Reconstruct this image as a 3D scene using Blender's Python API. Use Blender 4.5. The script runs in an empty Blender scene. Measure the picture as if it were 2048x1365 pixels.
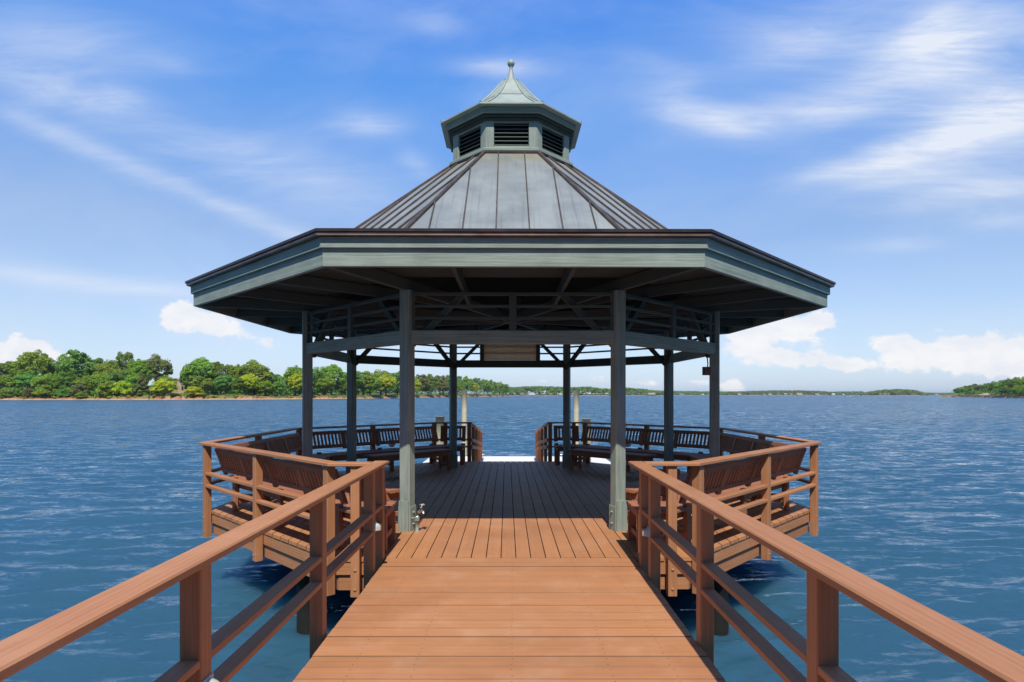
import bpy, math, random
import numpy as np
from mathutils import Vector, Matrix
R = math.radians
PI = math.pi
rng = random.Random(7)
C = bpy.context.scene.collection
T22 = math.tan(R(22.5))
F = 1188.0           # focal length of the photo in its pixels
CAMZ = 1.617
WATER_Z = -1.1
GC = Vector((-0.017, 10.16, 0)); GROT = R(0.5)

# ------------------------------------------------------------------ mesh builder
class MB:
    def __init__(s):
        s.v = []; s.f = []; s.uv = []; s.r = []; s.sm = []
    def face(s, idx, uvs, r, smooth=False):
        s.f.append(idx); s.uv.append(uvs); s.r.append(r); s.sm.append(smooth)
    def beam(s, p0, p1, w, h, up=(0, 0, 1), c=0.004, n0=None, n1=None, r=None, rs=None):
        """box with chamfered long edges from p0 to p1; n0 / n1 = normals of mitre planes"""
        p0 = Vector(p0); p1 = Vector(p1); d = p1 - p0; L = d.length; d.normalize()
        sd = d.cross(Vector(up)).normalized(); u = sd.cross(d)
        a, b = w / 2, h / 2
        c = min(c, a * .4, b * .4)
        sec = [(-a + c, -b), (a - c, -b), (a, -b + c), (a, b - c), (a - c, b), (-a + c, b), (-a, b - c), (-a, -b + c)]
        if r is None: r = rng.random()
        o = rng.random() * 40
        base = len(s.v); ts = []
        for p, n in ((p0, n0), (p1, n1)):
            for x, y in sec:
                off = sd * x + u * y
                t = 0.0
                if n is not None:
                    n_ = Vector(n); t = -off.dot(n_) / d.dot(n_)
                s.v.append(p + off + d * t); ts.append(t)
        per = [0]
        for i in range(8):
            q = sec[i]; q2 = sec[(i + 1) % 8]
            per.append(per[-1] + math.hypot(q2[0] - q[0], q2[1] - q[1]))
        for i in range(8):
            j = (i + 1) % 8
            s.face([base + i, base + j, base + 8 + j, base + 8 + i],
                   [(o + ts[i], per[i]), (o + ts[j], per[i + 1]), (o + L + ts[8 + j], per[i + 1]), (o + L + ts[8 + i], per[i])], r if rs is None or i in (0, 4) else rs)
        s.face([base + i for i in reversed(range(8))], [(o + sec[i][0] * .15, sec[i][1]) for i in reversed(range(8))], r)
        s.face([base + 8 + i for i in range(8)], [(o + sec[i][0] * .15, sec[i][1]) for i in range(8)], r)
    def box(s, lo, hi, c=0.004, r=None, rs=None):
        lo = Vector(lo); hi = Vector(hi); m = (lo + hi) / 2; e = hi - lo
        ax = max(range(3), key=lambda i: e[i])
        if ax == 2: s.beam((m.x, m.y, lo.z), (m.x, m.y, hi.z), e.y, e.x, (1, 0, 0), c, r=r)
        elif ax == 0: s.beam((lo.x, m.y, m.z), (hi.x, m.y, m.z), e.y, e.z, (0, 0, 1), c, r=r, rs=rs)
        else: s.beam((m.x, lo.y, m.z), (m.x, hi.y, m.z), e.x, e.z, (0, 0, 1), c, r=r, rs=rs)
    def prism(s, poly, z0, z1, r=None, ax=1):
        """vertical prism over a convex polygon (CCW)"""
        if len(poly) < 3: return
        if r is None: r = rng.random()
        o = rng.random() * 40; n = len(poly); b = len(s.v)
        for z in (z0, z1):
            for p in poly: s.v.append(Vector((p[0], p[1], z)))
        U = (lambda p: (o + p[1], p[0])) if ax == 1 else (lambda p: (o + p[0], p[1]))
        s.face([b + n + i for i in range(n)], [U(p) for p in poly], r)
        s.face([b + i for i in reversed(range(n))], [U(p) for p in reversed(poly)], r)
        for i in range(n):
            j = (i + 1) % n
            l = math.hypot(poly[j][0] - poly[i][0], poly[j][1] - poly[i][1])
            s.face([b + i, b + j, b + n + j, b + n + i], [(o, 0), (o + l, 0), (o + l, z1 - z0), (o, z1 - z0)], r)
    def poly(s, pts, r=0.5, uv=None, smooth=False):
        b = len(s.v); s.v += [Vector(p) for p in pts]
        if uv is None:
            p0 = Vector(pts[0]); e = (Vector(pts[1]) - p0).normalized()
            n = e.cross(Vector(pts[2]) - p0).normalized(); g = n.cross(e)
            uv = [((Vector(p) - p0).dot(e), (Vector(p) - p0).dot(g)) for p in pts]
        s.face(list(range(b, b + len(pts))), uv, r, smooth)
    def slab(s, pts, th, r=0.5):
        """thick sheet: planar polygon pts given thickness th against its normal"""
        pts = [Vector(p) for p in pts]
        n = (pts[1] - pts[0]).cross(pts[2] - pts[0]).normalized()
        low = [p - n * th for p in pts]
        s.poly(pts, r); s.poly(list(reversed(low)), r)
        k = len(pts)
        for i in range(k):
            j = (i + 1) % k
            s.poly([pts[j], pts[i], low[i], low[j]], r)
    def lathe(s, prof, n=24, o=(0, 0, 0), axis=(0, 0, 1), r=.5, a0=0, a1=2 * PI, smooth=True):
        o = Vector(o); q = Vector((0, 0, 1)).rotation_difference(Vector(axis))
        b = len(s.v); full = abs(a1 - a0 - 2 * PI) < 1e-6; m = n if full else n + 1
        for (rad, z) in prof:
            for i in range(m):
                a = a0 + (a1 - a0) * i / n
                s.v.append(o + q @ Vector((rad * math.cos(a), rad * math.sin(a), z)))
        for k in range(len(prof) - 1):
            for i in range(n):
                j = (i + 1) % m if full else i + 1
                s.face([b + k * m + i, b + k * m + j, b + (k + 1) * m + j, b + (k + 1) * m + i],
                       [(i / n, prof[k][1]), ((i + 1) / n, prof[k][1]), ((i + 1) / n, prof[k + 1][1]), (i / n, prof[k + 1][1])], r, smooth)
    def tube(s, pts, rad, n=10, r=.5):
        pts = [Vector(p) for p in pts]; b = len(s.v)
        for i, p in enumerate(pts):
            d = (pts[min(i + 1, len(pts) - 1)] - pts[max(i - 1, 0)]).normalized()
            up = Vector((0, 0, 1)) if abs(d.z) < .9 else Vector((1, 0, 0))
            x = d.cross(up).normalized(); y = x.cross(d)
            rr = rad[i] if isinstance(rad, (list, tuple)) else rad
            for k in range(n):
                a = 2 * PI * k / n
                s.v.append(p + (x * math.cos(a) + y * math.sin(a)) * rr)
        for i in range(len(pts) - 1):
            for k in range(n):
                j = (k + 1) % n
                s.face([b + i * n + k, b + i * n + j, b + (i + 1) * n + j, b + (i + 1) * n + k],
                       [(k / n, i), ((k + 1) / n, i), ((k + 1) / n, i + 1), (k / n, i + 1)], r, True)
        for e in (0, len(pts) - 1):
            idx = [b + e * n + k for k in range(n)]
            if e == 0: pass
            else: idx = idx[::-1]
            s.face(idx, [(0, 0)] * n, r)
    def mesh(s, name):
        me = bpy.data.meshes.new(name)
        me.from_pydata([tuple(p) for p in s.v], [], s.f)
        uv = me.uv_layers.new(name='UVMap')
        flat = np.array([c for u in s.uv for c in u], dtype=np.float32).ravel()
        uv.data.foreach_set('uv', flat)
        at = me.attributes.new('rnd', 'FLOAT', 'FACE')
        at.data.foreach_set('value', np.array(s.r, dtype=np.float32))
        me.polygons.foreach_set('use_smooth', np.array(s.sm, dtype=bool))
        me.update()
        return me

def obj(name, mb, mat, parent=None):
    me = mb.mesh(name) if isinstance(mb, MB) else mb
    o = bpy.data.objects.new(name, me); C.objects.link(o)
    if mat is not None:
        if len(me.materials) == 0: me.materials.append(mat)
    if parent is not None: o.parent = parent
    return o
def tag(o, label, cat, group=None):
    o['label'] = label; o['category'] = cat
    if group: o['group'] = group
    return o
def thing(name, label, cat, mat=None, group=None):
    o = bpy.data.objects.new(name, None); C.objects.link(o)
    o.empty_display_size = .2
    if mat is not None: o.matrix_world = mat
    return tag(o, label, cat, group)
def struct(o, kind='structure'):
    o['kind'] = kind; return o
def dup(root, mat, label, group=None):
    r = root.copy(); C.objects.link(r); r.matrix_world = mat; r['label'] = label
    if group: r['group'] = group
    for ch in list(root.children):
        c = ch.copy(); C.objects.link(c); c.parent = r
        for g in list(ch.children):
            d = g.copy(); C.objects.link(d); d.parent = c
    return r

# ------------------------------------------------------------------ materials
class NT:
    def __init__(s, tree): s.t = tree; s.n = tree.nodes; s.l = tree.links
    def new(s, typ, **kw):
        n = s.n.new(typ)
        for k, v in kw.items(): setattr(n, k, v)
        return n
    def link(s, a, b): s.l.new(a, b)
    def val(s, sock, v):
        if hasattr(v, 'node'): s.link(v, sock)
        else: sock.default_value = v
    def math(s, op, a, b=0.0, c=None, clamp=False):
        n = s.new('ShaderNodeMath', operation=op, use_clamp=clamp)
        s.val(n.inputs[0], a); s.val(n.inputs[1], b)
        if c is not None: s.val(n.inputs[2], c)
        return n.outputs[0]
    def mix(s, fac, a, b, mode='MIX'):
        n = s.new('ShaderNodeMix', data_type='RGBA', blend_type=mode)
        s.val(n.inputs[0], fac); s.val(n.inputs[6], a); s.val(n.inputs[7], b)
        return n.outputs[2]
    def noise(s, vec, scale=5, detail=4, rough=.55, dist=0.0, dim='3D'):
        n = s.new('ShaderNodeTexNoise', noise_dimensions=dim)
        if vec is not None: s.link(vec, n.inputs['Vector'])
        n.inputs['Scale'].default_value = scale; n.inputs['Detail'].default_value = detail
        n.inputs['Roughness'].default_value = rough; n.inputs['Distortion'].default_value = dist
        return n.outputs['Fac']
    def mapv(s, vec, loc=(0, 0, 0), rot=(0, 0, 0), sc=(1, 1, 1), typ='POINT'):
        n = s.new('ShaderNodeMapping', vector_type=typ)
        s.link(vec, n.inputs['Vector'])
        n.inputs['Location'].default_value = loc; n.inputs['Rotation'].default_value = rot; n.inputs['Scale'].default_value = sc
        return n.outputs[0]
    def ramp(s, fac, stops, interp='LINEAR'):
        n = s.new('ShaderNodeValToRGB'); s.link(fac, n.inputs[0]); cr = n.color_ramp; cr.interpolation = interp
        while len(cr.elements) < len(stops): cr.elements.new(.5)
        for e, (p, col) in zip(cr.elements, stops):
            e.position = p; e.color = (col[0], col[1], col[2], 1) if hasattr(col, '__len__') else (col, col, col, 1)
        return n.outputs[0]
    def mrange(s, v, a, b, c=0.0, d=1.0, smooth=True):
        n = s.new('ShaderNodeMapRange', interpolation_type='SMOOTHSTEP' if smooth else 'LINEAR')
        s.link(v, n.inputs[0])
        for i, x in enumerate((a, b, c, d)): n.inputs[i + 1].default_value = x
        return n.outputs[0]
    def attr(s, name):
        n = s.new('ShaderNodeAttribute', attribute_name=name); return n.outputs['Fac']
    def bump(s, h, strength=.3, dist=.01, normal=None):
        n = s.new('ShaderNodeBump'); s.link(h, n.inputs['Height'])
        n.inputs['Strength'].default_value = strength; n.inputs['Distance'].default_value = dist
        if normal is not None: s.link(normal, n.inputs['Normal'])
        return n.outputs[0]

def material(name):
    m = bpy.data.materials.new(name); m.use_nodes = True
    t = NT(m.node_tree); t.n.clear()
    out = t.new('ShaderNodeOutputMaterial'); p = t.new('ShaderNodeBsdfPrincipled')
    t.link(p.outputs[0], out.inputs[0])
    return m, t, p, out
def col(c): return (c[0], c[1], c[2], 1)

def wood_mat(name, base, dark, pale, rough=.6, grain=.5, var=.18, weather=.35, bump=.25, spec=.3, gs=55, dirt=.12):
    """painted or stained timber: grain runs along U, board to board variation from 'rnd'"""
    m, t, p, out = material(name)
    uv = t.new('ShaderNodeUVMap').outputs[0]
    tc = t.new('ShaderNodeTexCoord').outputs['Object']
    g1 = t.noise(t.mapv(uv, sc=(1.0, gs, 1)), 1.0, 4, .6, .6)
    g2 = t.noise(t.mapv(uv, sc=(5, 190, 1)), 1.0, 2, .5)
    blot = t.noise(tc, 2.3, 5, .6)
    fine = t.noise(tc, 38, 3, .6)
    gm = t.math('ADD', t.math('MULTIPLY', g1, .65), t.math('MULTIPLY', g2, .35))
    c = t.mix(t.math('MULTIPLY', t.mrange(gm, .62, .36), grain), col(base), col(dark))
    c = t.mix(t.math('MULTIPLY', t.mrange(blot, .45, .75), weather), c, col(pale))
    dn = t.math('MULTIPLY', t.mrange(t.noise(t.mapv(tc, (3, 7, 1)), .9, 6, .65), .46, .70), dirt * 2)
    c = t.mix(dn, c, col([x * .8 for x in dark]))
    # specks of worn paint
    c = t.mix(t.math('MULTIPLY', t.mrange(fine, .68, .76), weather * .8), c, col(pale))
    # long fine drying checks along the grain
    ck = t.math('MULTIPLY', t.mrange(t.noise(t.mapv(uv, sc=(.9, 150, 1)), 1.0, 3, .55, .3), .66, .72), t.mrange(t.noise(tc, 1.7, 2, .5), .45, .62))
    c = t.mix(t.math('MULTIPLY', ck, .65), c, col([x * .45 for x in dark]))
    bri = t.math('ADD', 1 - var, t.math('MULTIPLY', t.attr('rnd'), 2 * var))
    sc = t.new('ShaderNodeVectorMath', operation='SCALE'); t.link(c, sc.inputs[0]); t.link(bri, sc.inputs['Scale'])
    t.link(sc.outputs[0], p.inputs['Base Color'])
    p.inputs['Roughness'].default_value = rough
    p.inputs['Specular IOR Level'].default_value = spec
    hb = t.math('ADD', gm, t.math('MULTIPLY', fine, .3))
    t.link(t.bump(hb, bump, .004), p.inputs['Normal'])
    return m
def plain_mat(name, c, c2=None, rough=.5, metal=0.0, scale=6, bump=0.0, spec=.4):
    m, t, p, out = material(name)
    tc = t.new('ShaderNodeTexCoord').outputs['Object']
    n = t.noise(tc, scale, 5, .6)
    k = t.mix(t.mrange(n, .35, .68), col(c), col(c2 or [x * .75 for x in c]))
    t.link(k, p.inputs['Base Color'])
    p.inputs['Roughness'].default_value = rough; p.inputs['Metallic'].default_value = metal
    p.inputs['Specular IOR Level'].default_value = spec
    if bump: t.link(t.bump(t.noise(tc, scale * 6, 4, .6), bump, .01), p.inputs['Normal'])
    return m

M = {}
M['stain'] = wood_mat('reddish_brown_stain', (.46, .205, .088), (.28, .108, .05), (.60, .33, .19), rough=.62, grain=.5, var=.08, weather=.25, bump=.35)
M['stain_deck'] = wood_mat('reddish_brown_deck_stain', (.475, .212, .088), (.29, .115, .052), (.58, .33, .19), rough=.62, grain=.30, var=.075, weather=.36, bump=.25, gs=38, dirt=.16)
M['stain_shaded'] = wood_mat('shaded_bench_stain', (.37, .145, .068), (.23, .08, .042), (.5, .25, .14), rough=.6, grain=.45, var=.1, weather=.25)  # deck stain darkened, the benches' shade put into its colour
M['green'] = wood_mat('grey_green_paint', (.30, .355, .30), (.135, .17, .14), (.42, .455, .40), rough=.65, grain=.7, var=.07, weather=.35, bump=.6)
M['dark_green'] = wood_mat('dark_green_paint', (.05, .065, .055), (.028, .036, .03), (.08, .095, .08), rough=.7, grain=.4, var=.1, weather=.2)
M['green_shaded'] = wood_mat('shaded_green_paint', (.085, .108, .097), (.05, .06, .055), (.12, .14, .125), rough=.65, grain=.4, var=.1, weather=.2)  # the grey-green paint darkened, shade put into its colour
def canvas():
    m, t, p, out = material('tan_canvas_board'); t.n.remove(p)
    tc = t.new('ShaderNodeTexCoord').outputs['Object']; n = t.noise(tc, 3, 5, .6)
    c = t.mix(t.mrange(n, .35, .65), col((.97, .80, .62)), col((.93, .74, .56)))
    d = t.new('ShaderNodeBsdfDiffuse'); tr = t.new('ShaderNodeBsdfTranslucent'); mx = t.new('ShaderNodeMixShader'); mx.inputs[0].default_value = .7
    t.link(c, d.inputs[0]); t.link(c, tr.inputs[0]); t.link(d.outputs[0], mx.inputs[1]); t.link(tr.outputs[0], mx.inputs[2]); t.link(mx.outputs[0], out.inputs[0])
    return m
M['board'] = canvas()
M['pile'] = wood_mat('creosote_pile', (.016, .016, .013), (.009, .009, .008), (.035, .033, .027), rough=.85, grain=.7, var=.1, weather=.4, bump=.6)
M['mooring'] = wood_mat('weathered_mooring_pile', (.50, .46, .31), (.30, .27, .17), (.62, .58, .45), rough=.85, grain=.6, var=.08, weather=.4, bump=.5)
M['dock'] = plain_mat('pale_dock_decking', (.78, .76, .71), (.70, .67, .61), .7, scale=1.4, bump=.1)
M['float'] = plain_mat('dock_float', (.10, .10, .10), None, .7)
M['lamp'] = plain_mat('lamp_enamel', (.50, .52, .45), (.40, .43, .36), .35, 0, 30)
M['steel'] = plain_mat('galvanised_bolt', (.42, .24, .15), (.34, .18, .11), .5, .2, 30)
M['chrome'] = plain_mat('worn_brass_chrome', (.60, .56, .48), (.45, .40, .33), .3, .8, 40)
M['iron'] = plain_mat('black_iron', (.02, .02, .022), None, .5, .3)
M['rust_box'] = plain_mat('rusty_box', (.17, .10, .07), (.10, .075, .07), .6, .3, 25)
M['flash'] = plain_mat('copper_flashing', (.035, .024, .022), (.06, .042, .036), .45, .5, 5)
M['drip'] = plain_mat('copper_drip_edge', (.36, .25, .20), (.24, .15, .115), .45, .4, 4)
M['seam'] = plain_mat('brown_copper_seam', (.085, .068, .06), (.135, .11, .098), .5, .4, 6)

def roof_metal():
    m, t, p, out = material('lead_coated_copper')
    tc = t.new('ShaderNodeTexCoord').outputs['Object']
    uv = t.new('ShaderNodeUVMap').outputs[0]
    a = t.noise(tc, 1.6, 6, .62, .4)
    streak = t.noise(t.mapv(uv, sc=(16, .55, 1)), 1.0, 5, .65)
    c = t.mix(t.mrange(a, .33, .68), col((.228, .254, .250)), col((.288, .315, .308)))
    c = t.mix(t.math('MULTIPLY', t.mrange(streak, .50, .72), .6), c, col((.175, .18, .172)))
    sp = t.noise(tc, 14, 4, .7)
    c = t.mix(t.math('MULTIPLY', t.mrange(sp, .6, .78), .3), c, col((.42, .45, .44)))
    # olive-brown stain washed down from the cupola ledge (height of the roof)
    sep = t.new('ShaderNodeSeparateXYZ'); t.link(tc, sep.inputs[0])
    hz = t.math('ADD', sep.outputs[2], t.math('MULTIPLY', a, .9))
    st = t.math('MULTIPLY', t.mrange(hz, 5.25, 5.75), t.mrange(t.noise(tc, 3.2, 4, .6), .35, .62))
    c = t.mix(t.math('MULTIPLY', st, .65), c, col((.24, .215, .13)))
    br = t.math('ADD', .93, t.math('MULTIPLY', t.attr('rnd'), .14))
    sc = t.new('ShaderNodeVectorMath', operation='SCALE'); t.link(c, sc.inputs[0]); t.link(br, sc.inputs['Scale'])
    t.link(sc.outputs[0], p.inputs['Base Color'])
    p.inputs['Metallic'].default_value = .2; t.link(t.mrange(a, .3, .7, .48, .66), p.inputs['Roughness'])
    t.link(t.bump(t.noise(tc, 4, 3, .5), .12, .02), p.inputs['Normal'])
    return m
M['roof'] = roof_metal()
def verdigris():
    m, t, p, out = material('verdigris_copper')
    tc = t.new('ShaderNodeTexCoord').outputs['Object']
    a = t.noise(tc, 4, 6, .65); s2 = t.noise(t.mapv(tc, sc=(14, 14, 1.5)), 1, 4, .6)
    c = t.mix(t.mrange(a, .35, .65), col((.29, .345, .305)), col((.37, .415, .36)))
    c = t.mix(t.math('MULTIPLY', t.mrange(s2, .5, .75), .5), c, col((.40, .40, .27)))
    c = t.mix(t.math('MULTIPLY', t.mrange(t.noise(tc, 11, 4, .6), .62, .75), .4), c, col((.2, .3, .26)))
    t.link(c, p.inputs['Base Color']); p.inputs['Roughness'].default_value = .6; p.inputs['Metallic'].default_value = .1
    return m
M['verdigris'] = verdigris()

def leaf_mat(name, a, b, hue=.06):
    m, t, p, out = material(name)
    tc = t.new('ShaderNodeTexCoord').outputs['Object']
    oi = t.new('ShaderNodeObjectInfo').outputs['Random']
    f = t.math('ADD', t.math('MULTIPLY', t.attr('rnd'), .75), t.math('MULTIPLY', t.noise(tc, 9, 3, .6), .35))
    c = t.mix(t.mrange(f, .15, .95, smooth=False), col(a), col(b))
    h = t.new('ShaderNodeHueSaturation'); t.link(c, h.inputs['Color'])
    t.link(t.math('ADD', .5 - hue / 2, t.math('MULTIPLY', oi, hue)), h.inputs['Hue'])
    t.link(t.math('ADD', .85, t.math('MULTIPLY', oi, .3)), h.inputs['Value'])
    t.n.remove(p)
    d = t.new('ShaderNodeBsdfDiffuse'); tr = t.new('ShaderNodeBsdfTranslucent'); mx = t.new('ShaderNodeMixShader')
    t.link(h.outputs[0], d.inputs[0]); t.link(h.outputs[0], tr.inputs[0]); mx.inputs[0].default_value = .5
    t.link(d.outputs[0], mx.inputs[1]); t.link(tr.outputs[0], mx.inputs[2]); t.link(mx.outputs[0], out.inputs[0])
    return m
M['leaf'] = leaf_mat('mid_green_leaves', (0.160, 0.284, 0.033), (0.451, 0.643, 0.094))
M['leaf_dark'] = leaf_mat('dark_green_leaves', (0.109, 0.217, 0.041), (0.311, 0.492, 0.084))
M['leaf_lime'] = leaf_mat('lime_green_leaves', (0.409, 0.530, 0.033), (0.720, 0.720, 0.075))
M['leaf_olive'] = leaf_mat('olive_brown_leaves', (.17, .18, .06), (.36, .37, .12))
M['leaf_blue'] = leaf_mat('cool_green_leaves', (0.129, 0.254, 0.056), (0.366, 0.567, 0.122))
M['leaf_far'] = leaf_mat('far_woodland_leaves', (0.109, 0.198, 0.041), (0.300, 0.454, 0.084))
M['bark'] = plain_mat('grey_bark', (.10, .075, .055), (.06, .045, .035), .9, 0, 8, .4)

# ------------------------------------------------------------------ gazebo (local frame: octagon round the origin, facet 0 looks at the pier)
G = Matrix.Translation(GC) @ Matrix.Rotation(GROT, 4, 'Z')
GI = G.inverted()
def phi(k): return R(-90 + 45 * k)
def nrm(k): return Vector((math.cos(phi(k)), math.sin(phi(k)), 0))
def tan_(k): return Vector((-math.sin(phi(k)), math.cos(phi(k)), 0))
def fr(k, t, a, z): return nrm(k) * a + tan_(k) * t + Vector((0, 0, z))
def cor(k): return Vector((math.cos(phi(k) + R(22.5)), math.sin(phi(k) + R(22.5)), 0))      # corner between k and k+1
def mit(k):                                                                                 # mitre plane at that corner
    a = phi(k) + R(22.5); return Vector((-math.sin(a), math.cos(a), 0))
PR = 3.30           # radius of the posts
PA = PR * math.cos(R(22.5)); PT = PR * math.sin(R(22.5))

def build_gazebo():
    g = thing('gazebo', 'octagonal grey-green gazebo with metal roof and louvered cupola on the platform', 'gazebo', G)
    # posts: square, turned to face outwards, with a flared foot
    for k in range(8):
        c = cor(k); tt = mit(k); mb = MB()
        p = c * PR
        mb.beam((p.x, p.y, .0), (p.x, p.y, 2.86), .14, .14, c, .014, r=.5)
        po = obj('post', mb, M['green'], g)
        fb = MB()
        for sgn in (-1, 1):
            q = p + tt * sgn * .076
            fb.beam((q.x, q.y, 0), (q.x, q.y, .31), .012, .135, c, .004, r=.45) if False else None
        o_ = p + c * .078
        fb.beam((o_.x, o_.y, 0), (o_.x, o_.y, .36), .134, .016, c, .005, r=.55)
        i_ = p - c * .078
        fb.beam((i_.x, i_.y, 0), (i_.x, i_.y, .30), .134, .016, c, .005, r=.5)
        obj('post_foot', fb, M['green'], po)
        br = MB()
        for sgn in (-1, 1):
            q = p + tt * sgn * .0775
            br.beam((q.x, q.y, 0.0), (q.x, q.y, .29), .014, .14, c, .004, r=.4)
            for z in (.085, .22):
                b0 = p + tt * sgn * .0846 + Vector((0, 0, z))
                br.lathe([(.016, 0), (.016, .008), (.008, .012), (.008, .022), (0.0, .022)], 8, b0, tt * sgn, r=.9)
        obj('post_bracket', br, M['green'], po)
    L = PT - .055
    for k in range(8):
        hb = MB(); hb.beam(fr(k, -L, PA + .01, 2.303), fr(k, L, PA + .01, 2.303), .088, .162, c=.006, r=.5)
        obj('header_beam', hb, M['green_shaded'] if k in (3, 4, 5) else M['green'], g)  # rear beams get the paint darkened for shade
        tr = MB()
        tr.beam(fr(k, -L, PA + .01, 2.822), fr(k, L, PA + .01, 2.822), .06, .036, r=.5)
        for z in (2.675, 2.533):
            tr.beam(fr(k, -L, PA + .012, z), fr(k, L, PA + .012, z), .036, .034, r=rng.random())
        if k != 4:
            tr.beam(fr(k, 0, PA + .012, 2.384), fr(k, 0, PA + .012, 2.804), .09, .06, nrm(k), r=.5)
        else:
            for s in (-1, 1): tr.beam(fr(k, s * .625, PA + .012, 2.384), fr(k, s * .625, PA + .012, 2.804), .09, .06, nrm(k), r=.5)
        for s in (-1, 1): tr.beam(fr(k, s * (L - .012), PA + .012, 2.384), fr(k, s * (L - .012), PA + .012, 2.804), .024, .05, nrm(k), r=.5)
        obj('trellis', tr, M['green_shaded'], g)
        for s in (-1, 1):
            kb = MB(); kb.beam(fr(k, s * (PT - .03), PA - .07, 2.20), fr(k, s * (PT - .66), PA - .07, 2.83), .07, .085, nrm(k), .006, r=.4)
            obj('knee_brace', kb, M['green_shaded'], g)
    # timber under the roof
    RE = 4.39 / math.cos(R(22.5))
    for k in range(8):
        c = cor(k); mb = MB()
        mb.beam(c * .16 + Vector((0, 0, 2.925)), c * RE + Vector((0, 0, 2.925)), .06, .14, c=.004, r=rng.random(), n1=nrm(k))
        obj('radial_beam', mb, M['green_shaded'], g)
        for s in (-1, 1):
            mb = MB(); mb.beam(fr(k, s * .6, .6 / T22 + .1, 2.93), fr(k, s * .6, 4.385, 2.93), .045, .13, c=.004, r=rng.random())
            obj('jack_beam', mb, M['green_shaded'], g)
    mb = MB(); mb.lathe([(0, 2.84), (.15, 2.84), (.16, 2.86), (.16, 3.1), (0, 3.1)], 8, r=.5, smooth=False)
    obj('king_block', mb, M['green_shaded'], g)
    A0, Z0, A1, Z1, A2, Z2 = 1.0, 5.345, 3.17, 3.50, 4.535, 3.19
    def quad(k, ai, zi, ao, zo):
        return [fr(k, -ao * T22, ao, zo), fr(k, ao * T22, ao, zo), fr(k, ai * T22, ai, zi), fr(k, -ai * T22, ai, zi)]
    for k in range(8):
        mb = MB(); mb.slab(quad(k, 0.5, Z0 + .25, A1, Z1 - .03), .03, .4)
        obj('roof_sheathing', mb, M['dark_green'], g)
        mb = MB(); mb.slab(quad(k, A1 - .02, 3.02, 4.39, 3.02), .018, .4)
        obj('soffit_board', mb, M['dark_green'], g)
        # metal: one face per tray so that each tray weathers by itself
        mb = MB()
        cuts = [-1.4, -1.0, -.6, -.2, .2, .6, 1.0, 1.4]
        for i in range(7):
            t0, t1 = cuts[i], cuts[i + 1]
            poly = clip_trap(A0, A1, t0, t1)
            if len(poly) < 3: continue
            zz = lambda a: Z0 + (Z1 - Z0) * (a - A0) / (A1 - A0)
            pts = [fr(k, t, a, zz(a)) for t, a in poly]
            n = (pts[1] - pts[0]).cross(pts[2] - pts[0])
            uv = [(t, a) for t, a in poly]
            if n.z < 0: pts.reverse(); uv.reverse()
            mb.poly(pts, rng.random(), uv)
        for t in (-1.0, -.6, -.2, .2, .6, 1.0): pass
        rp = obj('roof_panel', mb, M['roof'], g)
        sb = MB(); dz = (Z1 - Z0) / (A1 - A0)
        for t in (-1.0, -.6, -.2, .2, .6, 1.0):
            a_s = max(A0, abs(t) / T22 + .03)
            sb.beam(fr(k, t, a_s, Z0 + dz * (a_s - A0) + .014), fr(k, t, A1, Z1 + .014), .016, .034, c=.003, r=rng.random())
        obj('standing_seam', sb, M['seam'], rp)
        c = cor(k); q = 1 / math.cos(R(22.5)); sb = MB()
        sb.beam(c * A0 * q + Vector((0, 0, Z0 + .012)), c * A1 * q + Vector((0, 0, Z1 + .012)), .05, .05, c=.012, r=rng.random())
        obj('hip_cap', sb, M['seam'], g)
        mb = MB(); mb.slab(quad(k, A1, Z1, A2 - .004, Z2 + .002), .02, rng.random())
        obj('roof_skirt', mb, M['roof'], g)
        # fascia: lower board, upper board, copper drip edge
        def ring(a, w, z0, z1, mat, name, par, c_=.004):
            b = MB(); ac = a - w / 2; zc = (z0 + z1) / 2
            b.beam(fr(k, -ac * T22, ac, zc), fr(k, ac * T22, ac, zc), w, z1 - z0, c=c_, n0=mit(k - 1), n1=mit(k), r=rng.random())
            return obj(name, b, mat, par)
        fa = ring(4.44, .045, 2.85, 3.05, M['green'], 'fascia', g)
        ring(4.472, .030, 3.022, 3.128, M['green'], 'fascia_trim', fa)
        ring(4.522, .05, 3.130, 3.158, M['drip'], 'drip_edge', fa, .003)
        ring(4.537, .066, 3.160, 3.192, M['flash'], 'edge_flashing', fa, .003)
    # ---- cupola
    for k in range(8):
        def seg(a, w, z0, z1, mat, name, par=g, c_=.004, r=None):
            b = MB(); ac = a - w / 2; zc = (z0 + z1) / 2
            b.beam(fr(k, -ac * T22, ac, zc), fr(k, ac * T22, ac, zc), w, z1 - z0, c=c_, n0=mit(k - 1), n1=mit(k), r=r)
            return obj(name, b, mat, par)
        AW = .95
        seg(1.01, .16, 5.372, 5.432, M['green'], 'cupola_ledge', c_=.012)
        seg(1.03, .20, 5.335, 5.370, M['flash'], 'cupola_flashing')
        hw = AW * T22
        wl = MB()
        wl.beam(fr(k, -(AW - .03) * T22, AW - .03, 5.455), fr(k, (AW - .03) * T22, AW - .03, 5.455), .06, .046, c=.004, n0=mit(k - 1), n1=mit(k), r=.6)
        wl.beam(fr(k, -(AW - .03) * T22, AW - .03, 5.88), fr(k, (AW - .03) * T22, AW - .03, 5.88), .06, .08, c=.004, n0=mit(k - 1), n1=mit(k), r=.4)
        for s in (-1, 1):
            wl.beam(fr(k, s * (hw - .062), AW - .02, 5.432), fr(k, s * (hw - .062), AW - .02, 5.9), .125, .05, nrm(k), .006, r=.5)
        w_ = obj('cupola_wall', wl, M['green'], g)
        lv = MB()
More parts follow.
